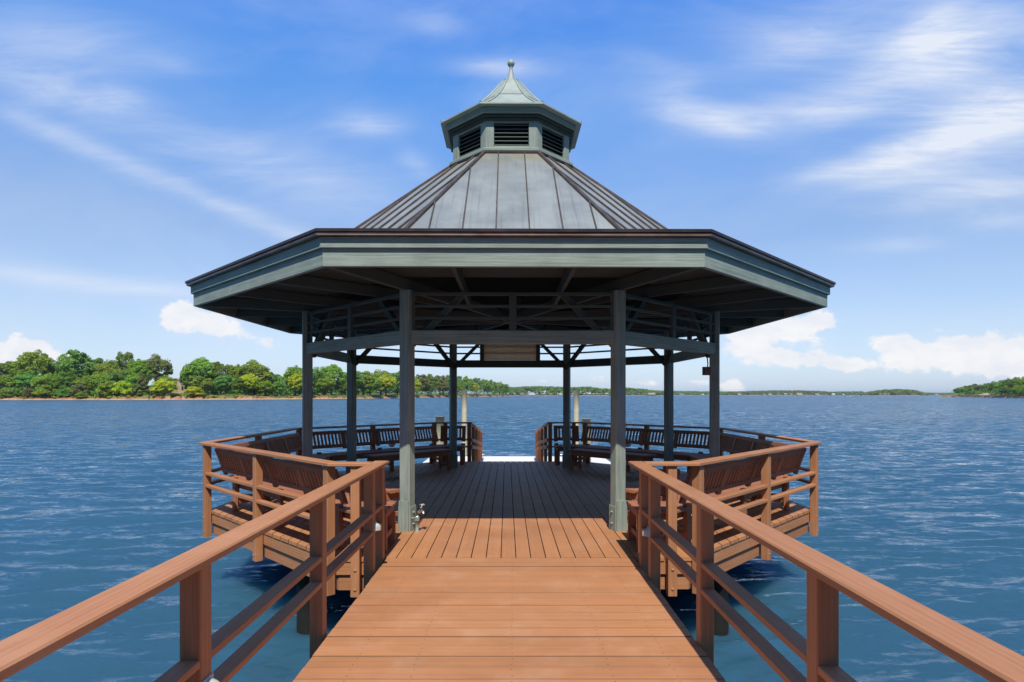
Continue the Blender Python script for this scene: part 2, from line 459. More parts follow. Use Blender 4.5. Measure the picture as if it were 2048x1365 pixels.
        for i in range(6):
            z = 5.51 + i * .062
            lv.beam(fr(k, -(hw - .128), AW - .045, z), fr(k, hw - .128, AW - .045, z), .058, .012, Vector((0, 0, 1)) * .8 + nrm(k) * .6, .002, r=rng.random())
        obj('louver', lv, M['green_shaded'], w_)
        bk = MB(); bk.slab([fr(k, -.3, .83, 5.43), fr(k, .3, .83, 5.43), fr(k, .3, .83, 5.93), fr(k, -.3, .83, 5.93)], .02, .3)  # black sheet stands in for the dark inside the cupola
        obj('shade_backing', bk, M['iron'], w_)
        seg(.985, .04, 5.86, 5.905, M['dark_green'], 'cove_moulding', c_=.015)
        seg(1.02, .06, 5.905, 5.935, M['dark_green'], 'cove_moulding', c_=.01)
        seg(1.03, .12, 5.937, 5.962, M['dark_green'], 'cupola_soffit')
        seg(1.062, .03, 5.94, 6.03, M['green'], 'cupola_fascia', c_=.006)
        seg(1.15, .12, 6.032, 6.062, M['verdigris'], 'cupola_drip_edge', c_=.004)
        prof = [(1.142, 6.06), (1.03, 6.105), (.92, 6.165), (.81, 6.245), (.68, 6.345), (.58, 6.43), (.49, 6.517), (.40, 6.612), (.32, 6.706), (.26, 6.785), (.205, 6.865), (.15, 6.93), (.09, 6.99)]
        mb = MB()
        for (a0, z0), (a1, z1) in zip(prof, prof[1:]):
            mb.poly([fr(k, -a0 * T22, a0, z0), fr(k, a0 * T22, a0, z0), fr(k, a1 * T22, a1, z1), fr(k, -a1 * T22, a1, z1)], .5,
                    [(-a0, z0), (a0, z0), (a1, z1), (-a1, z1)])
        cr = obj('cupola_roof_panel', mb, M['verdigris'], g)
        lap = MB()
        for a, z in ((.95, 6.152), (.5, 6.512)):
            lap.beam(fr(k, -a * T22, a, z), fr(k, a * T22, a, z), .006, .006, c=.001, r=.3)
        obj('lap_joint', lap, M['seam'], cr)
        hp = MB(); q = 1 / math.cos(R(22.5))
        hp.tube([cor(k) * a * q + Vector((0, 0, z + .006)) for a, z in prof], [.018] * 9 + [.015, .013, .011, .008], 8)
        obj('cupola_hip_roll', hp, M['verdigris'], g)
    mb = MB()
    mb.lathe([(.12, 6.955), (.085, 6.99), (.066, 7.03), (.05, 7.09), (.035, 7.15), (.026, 7.205), (.03, 7.212), (.03, 7.222), (.02, 7.228)], 20)
    fi = obj('finial_spike', mb, M['verdigris'], g)
    mb = MB(); mb.lathe([(.062 * math.sin(PI * i / 14), 7.282 - .062 * math.cos(PI * i / 14)) for i in range(15)], 24)
    obj('finial_ball', mb, M['verdigris'], fi)
    return g

def clip_poly(poly, f):
    """keep the part of a polygon where f(p) >= 0"""
    out = []
    for i in range(len(poly)):
        a, b = poly[i], poly[(i + 1) % len(poly)]; fa, fb = f(a), f(b)
        if fa >= 0: out.append(a)
        if (fa >= 0) != (fb >= 0):
            s = fa / (fa - fb); out.append((a[0] + (b[0] - a[0]) * s, a[1] + (b[1] - a[1]) * s))
    return out
def clip_trap(a0, a1, t0, t1):
    p = [(t0, a0), (t1, a0), (t1, a1), (t0, a1)]
    p = clip_poly(p, lambda q: q[1] * T22 - q[0])
    return clip_poly(p, lambda q: q[1] * T22 + q[0])
build_gazebo()

# ------------------------------------------------------------------ platform under the gazebo
DA = 4.262
def build_platform():
    g = thing('deck_platform', 'octagonal reddish-brown timber deck under the gazebo standing on piles in the lake', 'deck', G)
    mb = MB(); pitch = .1483; x = -DA - .02
    while x < DA:
        poly = [(x + .0045, -5), (x + pitch - .0045, -5), (x + pitch - .0045, 5), (x + .0045, 5)]
        for k in range(8):
            n = nrm(k); poly = clip_poly(poly, lambda q: DA - q[0] * n.x - q[1] * n.y)
        if len(poly) >= 3:
            r = rng.random()
            # long boards are two lengths with a butt joint
            yj = rng.uniform(-2, 2)
            pa = clip_poly(poly, lambda q: q[1] - yj - .002); pb = clip_poly(poly, lambda q: yj - .002 - q[1])
            dz = rng.uniform(-.0012, .0012)
            for pp in (pa, pb):
                if len(pp) >= 3: mb.prism(pp, -.038 + dz, dz, rng.random())
        x += pitch
    obj('decking', mb, M['stain_deck'], g)
    for k in range(8):
        for nm, a, z0, z1, w in (('rim_joist', DA - .012, -.175, -.040, .04), ('skirt_board', DA - .04, -.335, -.19, .04)):
            b = MB(); ac = a - w / 2; zc = (z0 + z1) / 2
            if k == 0:
                for s in (-1, 1):
                    lo, hi = (-ac * T22, -1.24) if s < 0 else (1.24, ac * T22)
                    b.beam(fr(k, lo, ac, zc), fr(k, hi, ac, zc), w, z1 - z0, r=rng.random(), n0=mit(k - 1) if s < 0 else None, n1=mit(k) if s > 0 else None)
                    if s < 0: obj(nm, b, M['stain'], g); b = MB()
            else:
                b.beam(fr(k, -ac * T22, ac, zc), fr(k, ac * T22, ac, zc), w, z1 - z0, r=rng.random(), n0=mit(k - 1), n1=mit(k))
            obj(nm, b, M['stain'], g)
    for i in range(13):
        y = -3.9 + i * .65; hx = min(DA - .12, DA * math.sqrt(2) - abs(y) - .15)
        b = MB(); b.box((-hx, y - .02, -.20), (hx, y + .02, -.042)); obj('floor_joist', b, M['pile'], g)
    for y in (-3.25, -1.3, 1.3, 3.25):
        hx = min(4.0, DA * math.sqrt(2) - abs(y) - .3)
        b = MB(); b.box((-hx, y - .07, -.42), (hx, y + .07, -.203)); obj('girder', b, M['pile'], g)
    for y, xs in ((-3.25, (-2.38, 2.38, -.9, .9)), (-1.3, (-2.9, -1.0, 1.0, 2.9)), (1.3, (-3.7, -1.3, 1.3, 3.7)), (3.25, (-2.38, 2.38, -.9, .9))):
        for x in xs:
            b = MB(); rr = .125
            b.tube([(x, y, -3.6), (x, y, -1.5), (x + .004, y, -.9), (x, y, -.42)], [rr * 1.08, rr * 1.04, rr, rr * .98], 14); obj('pile', b, M['pile'], g)
    return g
build_platform()

# ------------------------------------------------------------------ pier in front (straight, along Y)
PXL, PXR = -1.235, 1.21
PEND = GC.y - DA - .012
def build_pier():
    g = thing('pier_walkway', 'straight pier walkway of reddish-brown cross boards leading up to the gazebo', 'pier', Matrix.Translation((0, 0, 0)))
    mb = MB(); y = PEND; pitch = .1476
    while y > -5:
        w = pitch - rng.choice((.003, .003, .004, .005, .007))
        j = rng.uniform(-.004, .004); dz = rng.uniform(-.0015, .0015)
        mb.box((PXL + j, y - w, -.038 + dz), (PXR + j, y, dz), rng.choice((.0015, .002, .003)), rng.random(), rs=rng.uniform(-4.2, -.8))     # board edges are dirty
        for xn in (-.95, -.58, .0, .58, .95):
            for f in (.22, .78):
                mb.lathe([(.0048, 0), (0, .0003)], 6, (xn + rng.uniform(-.006, .006), y - w * f + rng.uniform(-.006, .006), dz + .0003), r=-4.5, smooth=False)
        y -= pitch
    obj('decking', mb, M['stain_deck'], g)
    for s, x in ((-1, PXL + .012), (1, PXR - .012)):
        b = MB(); b.box((x - .02, -5, -.30), (x + .02, PEND, -.041)); obj('stringer', b, M['stain'], g)
    for x in (-.6, 0, .6):
        b = MB(); b.box((x - .02, -5, -.24), (x + .02, PEND, -.041)); obj('floor_joist', b, M['pile'], g)
    for y in (-3.0, 0.2, 3.4):
        b = MB(); b.box((PXL + .05, y - .07, -.5), (PXR - .05, y + .07, -.302)); obj('girder', b, M['pile'], g)
        for x in (-.95, .92):
            b = MB(); b.tube([(x, y, -3.6), (x, y, -1.2), (x, y, -.5)], [.13, .12, .115], 14); obj('pile', b, M['pile'], g)
build_pier()

CAPZ0, CAPZ1 = .917, .953
def dome_bolt(mb, p, n, r=.014):
    mb.lathe([(r, 0), (r * .9, .005), (r * .55, .009), (0, .0105)], 8, p, n, r=.5)

LPOST = (2.41, 3.96, 5.40, 5.80, .86, -.7); RPOST = (2.36, 3.82, 5.20, 5.58, .80, -.75)
def pier_rail(s):
    lab = ('reddish-brown pier railing on the left, carrying the dome lamp beside the water spigot' if s < 0 else
           'reddish-brown pier railing on the right, crossing before the piles of the right half')
    g = thing('pier_railing', lab, 'railing', Matrix.Translation((0, 0, 0)), 'railings along the pier')
    ci = -1.24 if s < 0 else 1.16
    co = -1.386 if s < 0 else 1.306
    pi_ = -1.262 if s < 0 else 1.212
    po = pi_ + s * .089
    cuts = (-2.6, .9, 4.0, 5.985) if s < 0 else (-2.6, .84, 3.86, 5.945)
    for y0, y1 in zip(cuts, cuts[1:]):
        b = MB(); b.box((min(ci, co), y0 + .001, CAPZ0), (max(ci, co), y1 - .001, CAPZ1), .007); obj('cap_rail', b, M['stain'], g)
    ys = sorted(LPOST if s < 0 else RPOST)
    for y in ys:
        b = MB(); b.box((min(pi_, po), y, -.34), (max(pi_, po), y + .089, CAPZ0 - .001), .005)
        p = obj('post', b, M['stain'], g)
        bl = MB()
        for z in (-.09, -.27):
            dome_bolt(bl, ((pi_ + po) / 2, y, z), (0, -1, 0))
        obj('bolt', bl, M['stain'], p)
    e = ys + [5.985]
    for y0, y1 in zip(ys, ys[1:]):
        for z in (.505, .335):
            b = MB(); xm = (pi_ + po) / 2
            b.box((xm - .042, y0 + .0905, z), (xm + .042, y1 - .0015, z + .036), .004); obj('lower_rail', b, M['stain'], g)
    return g
pier_rail(-1); pier_rail(1)

# ------------------------------------------------------------------ platform railing: one run each side
def facet_posts(k):
    """positions along facet k of its rail posts"""
    h = 4.30 * T22
    if k in (2, 6): return [0.0]
    if k in (1, 7, 3, 5): return [-h + .07, 0.0, h - .07]
    return []
def plat_rail(s):
    lab = ('platform railing along the left half of the gazebo deck, from pier to gangway' if s < 0 else
           'platform railing along the right half of the gazebo deck, from pier to gangway')
    g = thing('deck_railing', lab, 'railing', G, 'railings round the gazebo deck')
    ks = (7, 6, 5) if s < 0 else (1, 2, 3)
    AC = 4.305; hw = .14
    for k in ks:
        h = AC * T22; b = MB(); zc = (CAPZ0 + CAPZ1) / 2
        b.beam(fr(k, -h, AC, zc), fr(k, h, AC, zc), hw, CAPZ1 - CAPZ0, c=.006, n0=mit(k - 1), n1=mit(k)); obj('cap_rail', b, M['stain'], g)
        ps = facet_posts(k)
        for t in ps:
            b = MB(); b.beam(fr(k, t, AC, -.36), fr(k, t, AC, CAPZ0 - .001), .089, .089, nrm(k), .005)
            p = obj('post', b, M['stain'], g)
            bl = MB()
            for z in (-.09, -.29): dome_bolt(bl, fr(k, t, AC + .0445, z), nrm(k))
            obj('bolt', bl, M['stain'], p)
        ends = sorted(ps)
        if k in (2, 6): ends = [-h + .02, 0.0, h - .02]
        for t0, t1 in zip(ends, ends[1:]):
            for z in (.505, .335):
                b = MB(); b.beam(fr(k, t0 + .046, AC, z + .018), fr(k, t1 - .046, AC, z + .018), .084, .036, c=.004); obj('lower_rail', b, M['stain'], g)
    # short runs at the pier (facet 0) and at the gangway (facet 4)
    h = AC * T22; zc = (CAPZ0 + CAPZ1) / 2
    xo = GI @ Vector((-1.3875 if s < 0 else 1.3075, 5.86, 0))
    b = MB()
    if s < 0: b.beam(fr(0, -h, AC, zc), fr(0, xo.x, AC, zc), hw, CAPZ1 - CAPZ0, c=.006, n0=mit(-1))
    else: b.beam(fr(0, xo.x, AC, zc), fr(0, h, AC, zc), hw, CAPZ1 - CAPZ0, c=.006, n1=mit(0))
    obj('cap_rail', b, M['stain'], g)
    b = MB(); b.beam(fr(0, s * 1.555, AC, -.36), fr(0, s * 1.555, AC, CAPZ0 - .001), .089, .089, nrm(0), .005)
    p = obj('post', b, M['stain'], g)
    bl = MB()
    for z in (-.10, -.29): dome_bolt(bl, fr(0, s * 1.555, AC + .0445, z), nrm(0), .017)
    obj('bolt', bl, M['stain'], p)
    # facet 4: tangent points to -x
    b = MB(); q = -s
    if q > 0: b.beam(fr(4, .93, AC, zc), fr(4, h, AC, zc), hw, CAPZ1 - CAPZ0, c=.006, n1=mit(4))
    else: b.beam(fr(4, -h, AC, zc), fr(4, -.93, AC, zc), hw, CAPZ1 - CAPZ0, c=.006, n0=mit(3))
    obj('cap_rail', b, M['stain'], g)
    for t in (1.56, .985):
        b = MB(); b.beam(fr(4, q * t, AC, -.36), fr(4, q * t, AC, CAPZ0 - .001), .089, .089, nrm(4), .005); obj('post', b, M['stain'], g)
    for z in (.505, .335):
        b = MB(); b.beam(fr(4, q * 1.032, AC, z + .018), fr(4, q * 1.513, AC, z + .018), .084, .036, c=.004); obj('lower_rail', b, M['stain'], g)
        b = MB(); b.beam(fr(4, q * 1.607, AC, z + .018), fr(4, q * (h - .02), AC, z + .018), .084, .036, c=.004); obj('lower_rail', b, M['stain'], g)
    return g
plat_rail(-1); plat_rail(1)

# ------------------------------------------------------------------ benches
def facet_mat(k, a0): return G @ Matrix.Rotation(phi(k) - PI / 2, 4, 'Z') @ Matrix.Translation((0, a0, 0))
A0B = 3.80
def bench(k, lab, t_lo=None, t_hi=None):
    """built-in bench; local x runs along the facet, local y outwards. t_lo / t_hi cut the run square at one end"""
    g = thing('slatted_bench', lab, 'bench', facet_mat(k, A0B), 'built-in benches round the gazebo deck')
    X = lambda a: a * T22
    def lo(a): return -X(a) if t_lo is None else t_lo
    def hi(a): return X(a) if t_hi is None else t_hi
    # local frame: facet tangent at angle phi: after the rotation local +x is the direction (sin, -cos) of the normal = -tangent
    nl = Vector((math.cos(R(22.5)), math.sin(R(22.5)), 0)); nr = Vector((-math.cos(R(22.5)), math.sin(R(22.5)), 0))
    n0 = Vector((math.cos(R(22.5)), math.sin(R(22.5)), 0)) if t_lo is None else None
    n1 = Vector((math.cos(R(22.5)), -math.sin(R(22.5)), 0)) if t_hi is None else None
    seat = MB(); w = .131
    for i in range(4):
        a = 3.50 + i * .144 + w / 2
        g0 = .002 if t_lo is None else 0; g1 = .002 if t_hi is None else 0
        seat.beam((lo(a) + g0, a - A0B, .4125), (hi(a) - g1, a - A0B, .4125), w, .036, c=.007, n0=n0, n1=n1)
    obj('seat', seat, M['stain_shaded'], g)
    fr_ = MB()
    for a, z0, z1 in ((3.53, .315, .393), (3.98, .315, .393)):
        fr_.beam((lo(a) + .03, a - A0B, (z0 + z1) / 2), (hi(a) - .03, a - A0B, (z0 + z1) / 2), .036, z1 - z0, c=.004, n0=n0, n1=n1)
    xs_end = [lo(3.55) + .05, hi(3.55) - .05]
    n_leg = 3 if (t_lo is None and t_hi is None) else 2
    xs = [xs_end[0] + (xs_end[1] - xs_end[0]) * i / (n_leg - 1) for i in range(n_leg)]
    for x in xs: fr_.box((x - .018, 3.549 - A0B, .322), (x + .018, 3.961 - A0B, .388))
    obj('seat_frame', fr_, M['stain_shaded'], g)
    for x in xs:
        b = MB(); b.box((x - .045, 3.551 - A0B, 0), (x + .045, 3.589 - A0B, .32), .004); obj('leg', b, M['stain_shaded'], g)
        b = MB(); b.beam((x, 4.035 - A0B, 0), (x, 4.03 - A0B, .46), .09, .05, (0, 1, 0), .004); obj('leg', b, M['stain_shaded'], g)
        b = MB(); b.box((x - .018, 3.591 - A0B, .10), (x + .018, 4.008 - A0B, .16)); obj('stretcher', b, M['stain_shaded'], g)
    # leaning back
    ya, za, yb, zb = 4.092 - A0B, .515, 4.208 - A0B, .860
    def at(f): return ya + (yb - ya) * f, za + (zb - za) * f
    lean = Vector((0, yb - ya, zb - za)).normalized(); nb = Vector((0, -lean.z, lean.y))
    b = MB(); A_ = 4.07
    xl, xr = (lo(A_) + .02 if t_lo is None else t_lo + .0), (hi(A_) - .02 if t_hi is None else t_hi)
    y0, z0 = at(.92); b.beam((xl, y0, z0), (xr, y0, z0), .036, .068, lean, .006)
    y0, z0 = at(.14); b.beam((xl, y0, z0), (xr, y0, z0), .036, .058, lean, .005)
    npan = max(1, round((xr - xl) / .87))
    st = [xl + .045 + (xr - xl - .09) * i / npan for i in range(npan + 1)]
    for x in st:
        p0 = at(-.05); p1 = at(.83); b.beam((x, p0[0] - .004, p0[1]), (x, p1[0] - .004, p1[1]), .088, .04, nb, .004)
    for x0, x1 in zip(st, st[1:]):
        n = max(1, int((x1 - x0 - .088) / .076)); pit = (x1 - x0 - .088) / n
        for i in range(n):
            x = x0 + .044 + pit * (i + .5)
            p0 = at(.215); p1 = at(.835); b.beam((x, p0[0], p0[1]), (x, p1[0], p1[1]), .043, .018, nb, .002)
    obj('backrest', b, M['stain_shaded'], g)
    for i, x in enumerate((st[0], st[-1])):
        if (i == 0 and t_lo is None) or (i == 1 and t_hi is None): pass
    return g
names = {7: 'bench of the front left side, its back seen across the left pier railing', 6: 'bench of the left side, between the front left and the rear left benches',
         5: 'shaded bench of the rear left side, water showing between its back slats', 3: 'shaded bench of the rear right side, water showing between its back slats',
         2: 'bench of the right side, between the front right and the rear right benches', 1: 'bench of the front right side, its back seen across the right pier railing'}
for k, lab in names.items(): bench(k, lab)
# short ends beside the openings; local +x = direction of decreasing tangent
bench(0, 'short sunlit bench end beside the left front post, next to the spigot', t_lo=1.30)
bench(0, 'short sunlit bench end beside the right front post', t_hi=-1.27)
bench(4, 'short dark bench end at the left side of the gangway', t_hi=-1.06)
bench(4, 'short dark bench end at the right side of the gangway', t_lo=1.06)

def backless(k, lab):
    g = thing('backless_bench', lab, 'bench', facet_mat(k, 2.90), 'backless benches inside the gazebo')
    b = MB()
    for i in range(4):
        y = -.195 + i * .1; b.box((-.97, y, .405), (.97, y + .09, .443), .006)
    obj('seat', b, M['stain_shaded'], g)
    b = MB()
    for y in (-.17, .152): b.box((-.90, y, .315), (.90, y + .036, .403))
    for x in (-.90, .864): b.box((x, -.133, .316), (x + .036, .151, .402))
    obj('seat_frame', b, M['stain_shaded'], g)
    for x in (-.93, .86):
        for y in (-.172, .122):
            b = MB(); b.box((x if x > 0 else x, y, 0), (x + .07, y + .05, .314), .004); obj('leg', b, M['stain_shaded'], g)
        b = MB(); b.box((x + .02, -.12, .1), (x + .05, .12, .16)); obj('stretcher', b, M['stain_shaded'], g)
backless(7, 'backless slatted bench with a sunlit end behind the left front post')
backless(1, 'backless slatted bench with a sunlit end behind the right front post')
backless(5, 'dark backless bench in front of the rear left bench')
backless(3, 'dark backless bench in front of the rear right bench')

# ------------------------------------------------------------------ gangway, floating dock, mooring piles
def build_gangway():
    g = thing('gangway', 'sloping brown gangway with railings leading down from the gazebo to the pale dock', 'gangway', G)
    y0, y1 = DA + .03, 11.05; z0, z1 = -.01, -.66; yd, zd0 = 9.75, -.36
    zz = lambda y: z0 + (z1 - z0) * (y - y0) / (y1 - y0)
    zf = lambda y: zd0 + (-.665 - zd0) * (y - y0) / (yd - y0)
    b = MB(); y = y0; d = Vector((0, yd - y0, -.665 - zd0)).normalized()
    while y < yd - .14:
        b.beam((-.93, y + .07, zf(y + .07) - .019), (.93, y + .07, zf(y + .07) - .019), .141, .036, Vector((0, -d.z, d.y)), .003); y += .146
    obj('decking', b, M['stain_deck'], g)
    for s in (-1, 1):
        b = MB(); b.beam((s * .955, y0, zf(y0) - .02), (s * .955, yd, zf(yd) + .03), .04, .16); obj('stringer', b, M['stain'], g)
        cx = s * .985
        b = MB(); b.beam((cx, y0 + .03, .935), (cx, y1 + .1, zz(y1 + .1) + .945), .13, .036, c=.006); obj('cap_rail', b, M['stain'], g)
        ys = [y0 + .12 + i * 1.62 for i in range(5)]
        for y in ys:
            b = MB(); b.box((cx - .044, y - .044, max(-.716, min(zz(y) - .2, zf(y) - .05))), (cx + .044, y + .044, zz(y) + .92), .005); obj('post', b, M['stain'], g)
        for h in (.52, .35):
            b = MB(); b.beam((cx - s * .06, y0 + .06, zz(y0) + h), (cx - s * .06, y1, zz(y1) + h), .03, .084, c=.004); obj('lower_rail', b, M['stain'], g)
build_gangway()
def build_dock():
    g = thing('floating_dock', 'pale floating dock at the foot of the gangway beyond the gazebo', 'dock', Matrix.Translation((0.2, 19.2, -.72)))
    b = MB(); x0, x1, y0, y1 = -3.25, 3.2, -3.4, 3.35; y = y0
    while y < y1 - .02:
        b.box((x0, y, -.035), (x1, min(y + .19, y1), rng.uniform(-.001, .001)), .003); y += .193
    obj('decking', b, M['dock'], g)
    for lo, hi in (((x0 - .03, y0 - .03, -.26), (x1 + .03, y0 - .001, -.004)), ((x0 - .03, y1 + .001, -.26), (x1 + .03, y1 + .03, -.004)),
                   ((x0 - .03, y0 + .001, -.26), (x0 - .001, y1 - .001, -.004)), ((x1 + .001, y0 + .001, -.26), (x1 + .03, y1 - .001, -.004))):
        b = MB(); b.box(lo, hi); obj('edge_beam', b, M['dock'], g)
    for x in (-2.2, 0, 2.2):
        b = MB(); b.box((x - .7, y0 + .2, -.62), (x + .7, y1 - .2, -.27), .04); obj('float', b, M['float'], g)
    # mooring cleats
    for x in (-1.35, 1.7):
        b = MB(); b.tube([(x - .13, 3.2, .07), (x - .07, 3.2, .085), (x + .07, 3.2, .085), (x + .13, 3.2, .07)], .016, 8)
        b.beam((x - .04, 3.2, -.002), (x - .04, 3.2, .08), .03, .03, (1, 0, 0)); b.beam((x + .04, 3.2, -.002), (x + .04, 3.2, .08), .03, .03, (1, 0, 0))
        obj('cleat', b, M['chrome'], g)
build_dock()
def mooring(x, y, top, rad, lab, lean=(0, 0)):
    b = MB(); n = 9; pts = []; rr = []
    for i in range(n):
        f = i / (n - 1); z = -4 + (top + 4) * f
        pts.append((lean[0] * f + rng.uniform(-.006, .006), lean[1] * f, z)); rr.append(rad * (1.08 - .1 * f) * rng.uniform(.98, 1.02))
    b.tube(pts, rr, 14, r=rng.random())
    o = obj('mooring_pile', b, M['mooring']); o.matrix_world = Matrix.Translation((x, y, 0))
    tag(o, lab, 'pile', 'weathered mooring piles beside the dock')
mooring(-1.83, 22.73, 1.80, .105, 'tall thin weathered pile seen to the right of the left rear gazebo post')
mooring(2.46, 22.73, 1.80, .105, 'tall thin weathered pile seen to the right of the right rear gazebo post')
mooring(-2.16, 17.8, .97, .142, 'short thick pale pile behind the rear left bench')
mooring(2.23, 17.8, .90, .142, 'short thick pale pile behind the rear right bench')

# ------------------------------------------------------------------ small fittings
def step_lamp(x, y, z, s, lab):
    """hooded dome lamp on the deck side of a rail post; s = direction it faces in x"""
    g = thing('dome_lamp', lab, 'lamp', Matrix.Translation((x, y, z)), 'dome lamps on the rail posts')
    b = MB(); n = 10; rad = .036
    prof = []
    # half dome: quarter sphere above a short skirt, open below
    rows = 8
    base = len(b.v)
    for i in range(rows + 1):
        th = PI / 2 * i / rows
        for j in range(n + 1):
            ph = -PI / 2 + PI * j / n
            b.v.append(Vector((s * rad * 1.75 * math.cos(ph) * math.sin(th) if i else 0.0, rad * math.sin(ph) * math.sin(th), .045 * math.cos(th) + .0)))
    for i in range(rows):
        for j in range(n):
            q = [base + i * (n + 1) + j, base + i * (n + 1) + j + 1, base + (i + 1) * (n + 1) + j + 1, base + (i + 1) * (n + 1) + j]
            b.face(q if s > 0 else q[::-1], [(0, 0)] * 4, .5, True)
    base2 = len(b.v)
    for j in range(n + 1):
        ph = -PI / 2 + PI * j / n
        for z_ in (0, -.022): b.v.append(Vector((s * rad * 1.75 * math.cos(ph), rad * math.sin(ph), z_)))
    for j in range(n):
        q = [base2 + 2 * j, base2 + 2 * j + 1, base2 + 2 * j + 3, base2 + 2 * j + 2]
        b.face(q, [(0, 0)] * 4, .5, True)
    obj('hood', b, M['lamp'], g)
    b = MB(); b.box((min(0, s * .008), -.042, -.03), (max(0, s * .008), .042, .05), .003); obj('back_plate', b, M['lamp'], g)
    b = MB(); b.lathe([(0, -.02), (.018, -.02), (.02, .0), (.012, .02), (0, .022)], 10, (s * .03, 0, 0)); obj('bulb_glass', b, M['dock'], g)
step_lamp(-1.262, 5.445, .40, 1, 'dome lamp on the left pier railing by the gazebo, near the spigot')
step_lamp(1.212, 5.245, .395, -1, 'dome lamp on the right pier railing by the gazebo')
step_lamp(-1.262, 2.455, .40, 1, 'dome lamp at the foot of the nearest left pier post, cut by the picture edge')

def gz(x, y, z): return G @ Vector((x, y, z))
fl = cor(7) * PR      # left front post (local)  corner between facet 7 and 0
def build_spigot():
    c = cor(7); tt = mit(7)
    p = fl + tt * .15 + c * .02
    g = thing('water_spigot', 'brass garden tap on a green pipe stub at the foot of the left front post', 'tap', G @ Matrix.Translation(p) @ Matrix.Scale(.86, 4))
    b = MB(); b.tube([(0, 0, 0), (0, 0, .15)], .024, 12); obj('stand_pipe', b, M['green'], g)
    b = MB(); b.lathe([(.0, .15), (.033, .15), (.033, .2), (.026, .205), (0, .205)], 8, smooth=False)
    b.tube([(-.10, 0, .185), (-.03, 0, .185)], .010, 8); obj('pipe_clamp', b, M['green'], g)
    b = MB(); b.tube([(0, 0, .205), (0.004, 0, .235), (.02, -.005, .262), (.045, -.012, .285), (.07, -.02, .29)], [.022, .024, .026, .022, .02], 12)
    b.tube([(.06, -.018, .288), (.082, -.024, .278), (.092, -.027, .245)], [.018, .018, .021], 12)
    b.lathe([(.0, 0), (.017, 0), (.017, .03), (.02, .03), (.02, .045), (.01, .05), (.008, .075), (0, .075)], 10, (.045, -.012, .295), (.35, 0, 1)); obj('tap_body', b, M['chrome'], g)
    b = MB(); o = Vector((.07, -.012, .37))
    for i in range(4):
        a = PI * i / 2 + .5
        b.tube([o, o + Vector((math.cos(a) * .03, math.sin(a) * .03, .0))], [.007, .010], 8)
    ring = [o + Vector((math.cos(2 * PI * i / 16) * .034, math.sin(2 * PI * i / 16) * .034, .0)) for i in range(17)]
    b.tube(ring, .007, 8); obj('tap_handle', b, M['chrome'], g)
build_spigot()
def build_hook(z, lab):
    c = cor(7); tt = mit(7); p = fl - tt * .07 + c * (-.02)
    b = MB(); o = -tt
    b.tube([o * .0 + Vector((0, 0, -.03)), o * .012 + Vector((0, 0, -.035)), o * .03 + Vector((0, 0, -.02)), o * .040 + Vector((0, 0, .01)), o * .048 + Vector((0, 0, .05))], [.007, .007, .007, .006, .005], 8)
    b.beam(Vector((0, 0, -.05)) + o * .003, Vector((0, 0, .03)) + o * .003, .02, .006, o, .001)
    ob = obj('coat_hook', b, M['iron']); ob.matrix_world = G @ Matrix.Translation(p + Vector((0, 0, z)))
    tag(ob, lab, 'hook', 'hooks on the left front post')
build_hook(1.46, 'upper black hook on the left side of the left front post')
build_hook(1.345, 'lower black hook on the left side of the left front post')
def build_box():
    c = cor(1)            # corner between facet 1 and 2 : right side post
    p = c * PR + Vector((-.135, -.02, 0))
    g = thing('outlet_box', 'small rusty electrical box with a cable on the right side post', 'electrical box', G @ Matrix.Translation(p + Vector((0, 0, 1.97))))
    b = MB(); b.box((-.05, -.03, -.06), (.058, .03, .065), .008); obj('box_body', b, M['rust_box'], g)
    b = MB(); b.box((-.035, -.04, -.045), (.04, -.031, .05), .004); obj('cover_plate', b, M['rust_box'], g)
    b = MB(); b.tube([(.025, 0, .065), (.027, 0, .12), (.02, 0, .19), (.005, 0, .25), (-.02, 0, .32)], .009, 8); obj('cable', b, M['iron'], g)
build_box()
def build_sign():
    b = MB(); k = 4
    b.slab([fr(k, -.577, PA - .02, 2.386), fr(k, -.577, PA - .02, 2.80), fr(k, .577, PA - .02, 2.80), fr(k, .577, PA - .02, 2.386)][::-1], .02, .5)
    o = obj('blank_board', b, M['board']); o.matrix_world = G @ Matrix.Translation((0, 0, 0))
    tag(o, 'plain tan board filling the centre of the rear trellis above the gangway', 'board')
build_sign()
def build_junction():
    b = MB(); p = fr(0, .075, PA - .02, 2.73)
    b.box(p - Vector((.022, .02, .045)), p + Vector((.022, .02, .045)), .005)
    o = obj('junction_box', b, M['iron']); o.matrix_world = G
    tag(o, 'small dark box beside the middle upright of the front trellis', 'junction box')
build_junction()
# unidentified white round objects, shaped as floats outside the rail, glimpsed between seat and backrest
def build_round_object(k, t, lab):
    g = thing('white_round_object', lab, 'round_object', G @ Matrix.Translation(fr(k, t, 4.49, .50)), 'white round objects outside the deck railing')
    b = MB(); b.lathe([(0, -.10), (.045, -.088), (.078, -.055), (.09, 0), (.078, .055), (.045, .088), (0, .10)], 18); obj('round_body', b, M['dock'], g)
    b = MB(); b.tube([(0, 0, .1), nrm(k) * -.02 + Vector((0, 0, .3)), nrm(k) * -.10 + Vector((0, 0, .46))], .006, 6); obj('hanging_rope', b, M['dock'], g)
build_round_object(5, 1.62, 'white round object outside the left railing, at the near end of the rear left bench')
build_round_object(5, -.62, 'white round object outside the rear left bench, beside the left front post')
build_round_object(3, -1.62, 'white round object outside the right railing, at the near end of the rear right bench')
build_round_object(3, .62, 'white round object outside the rear right bench, beside the right front post')

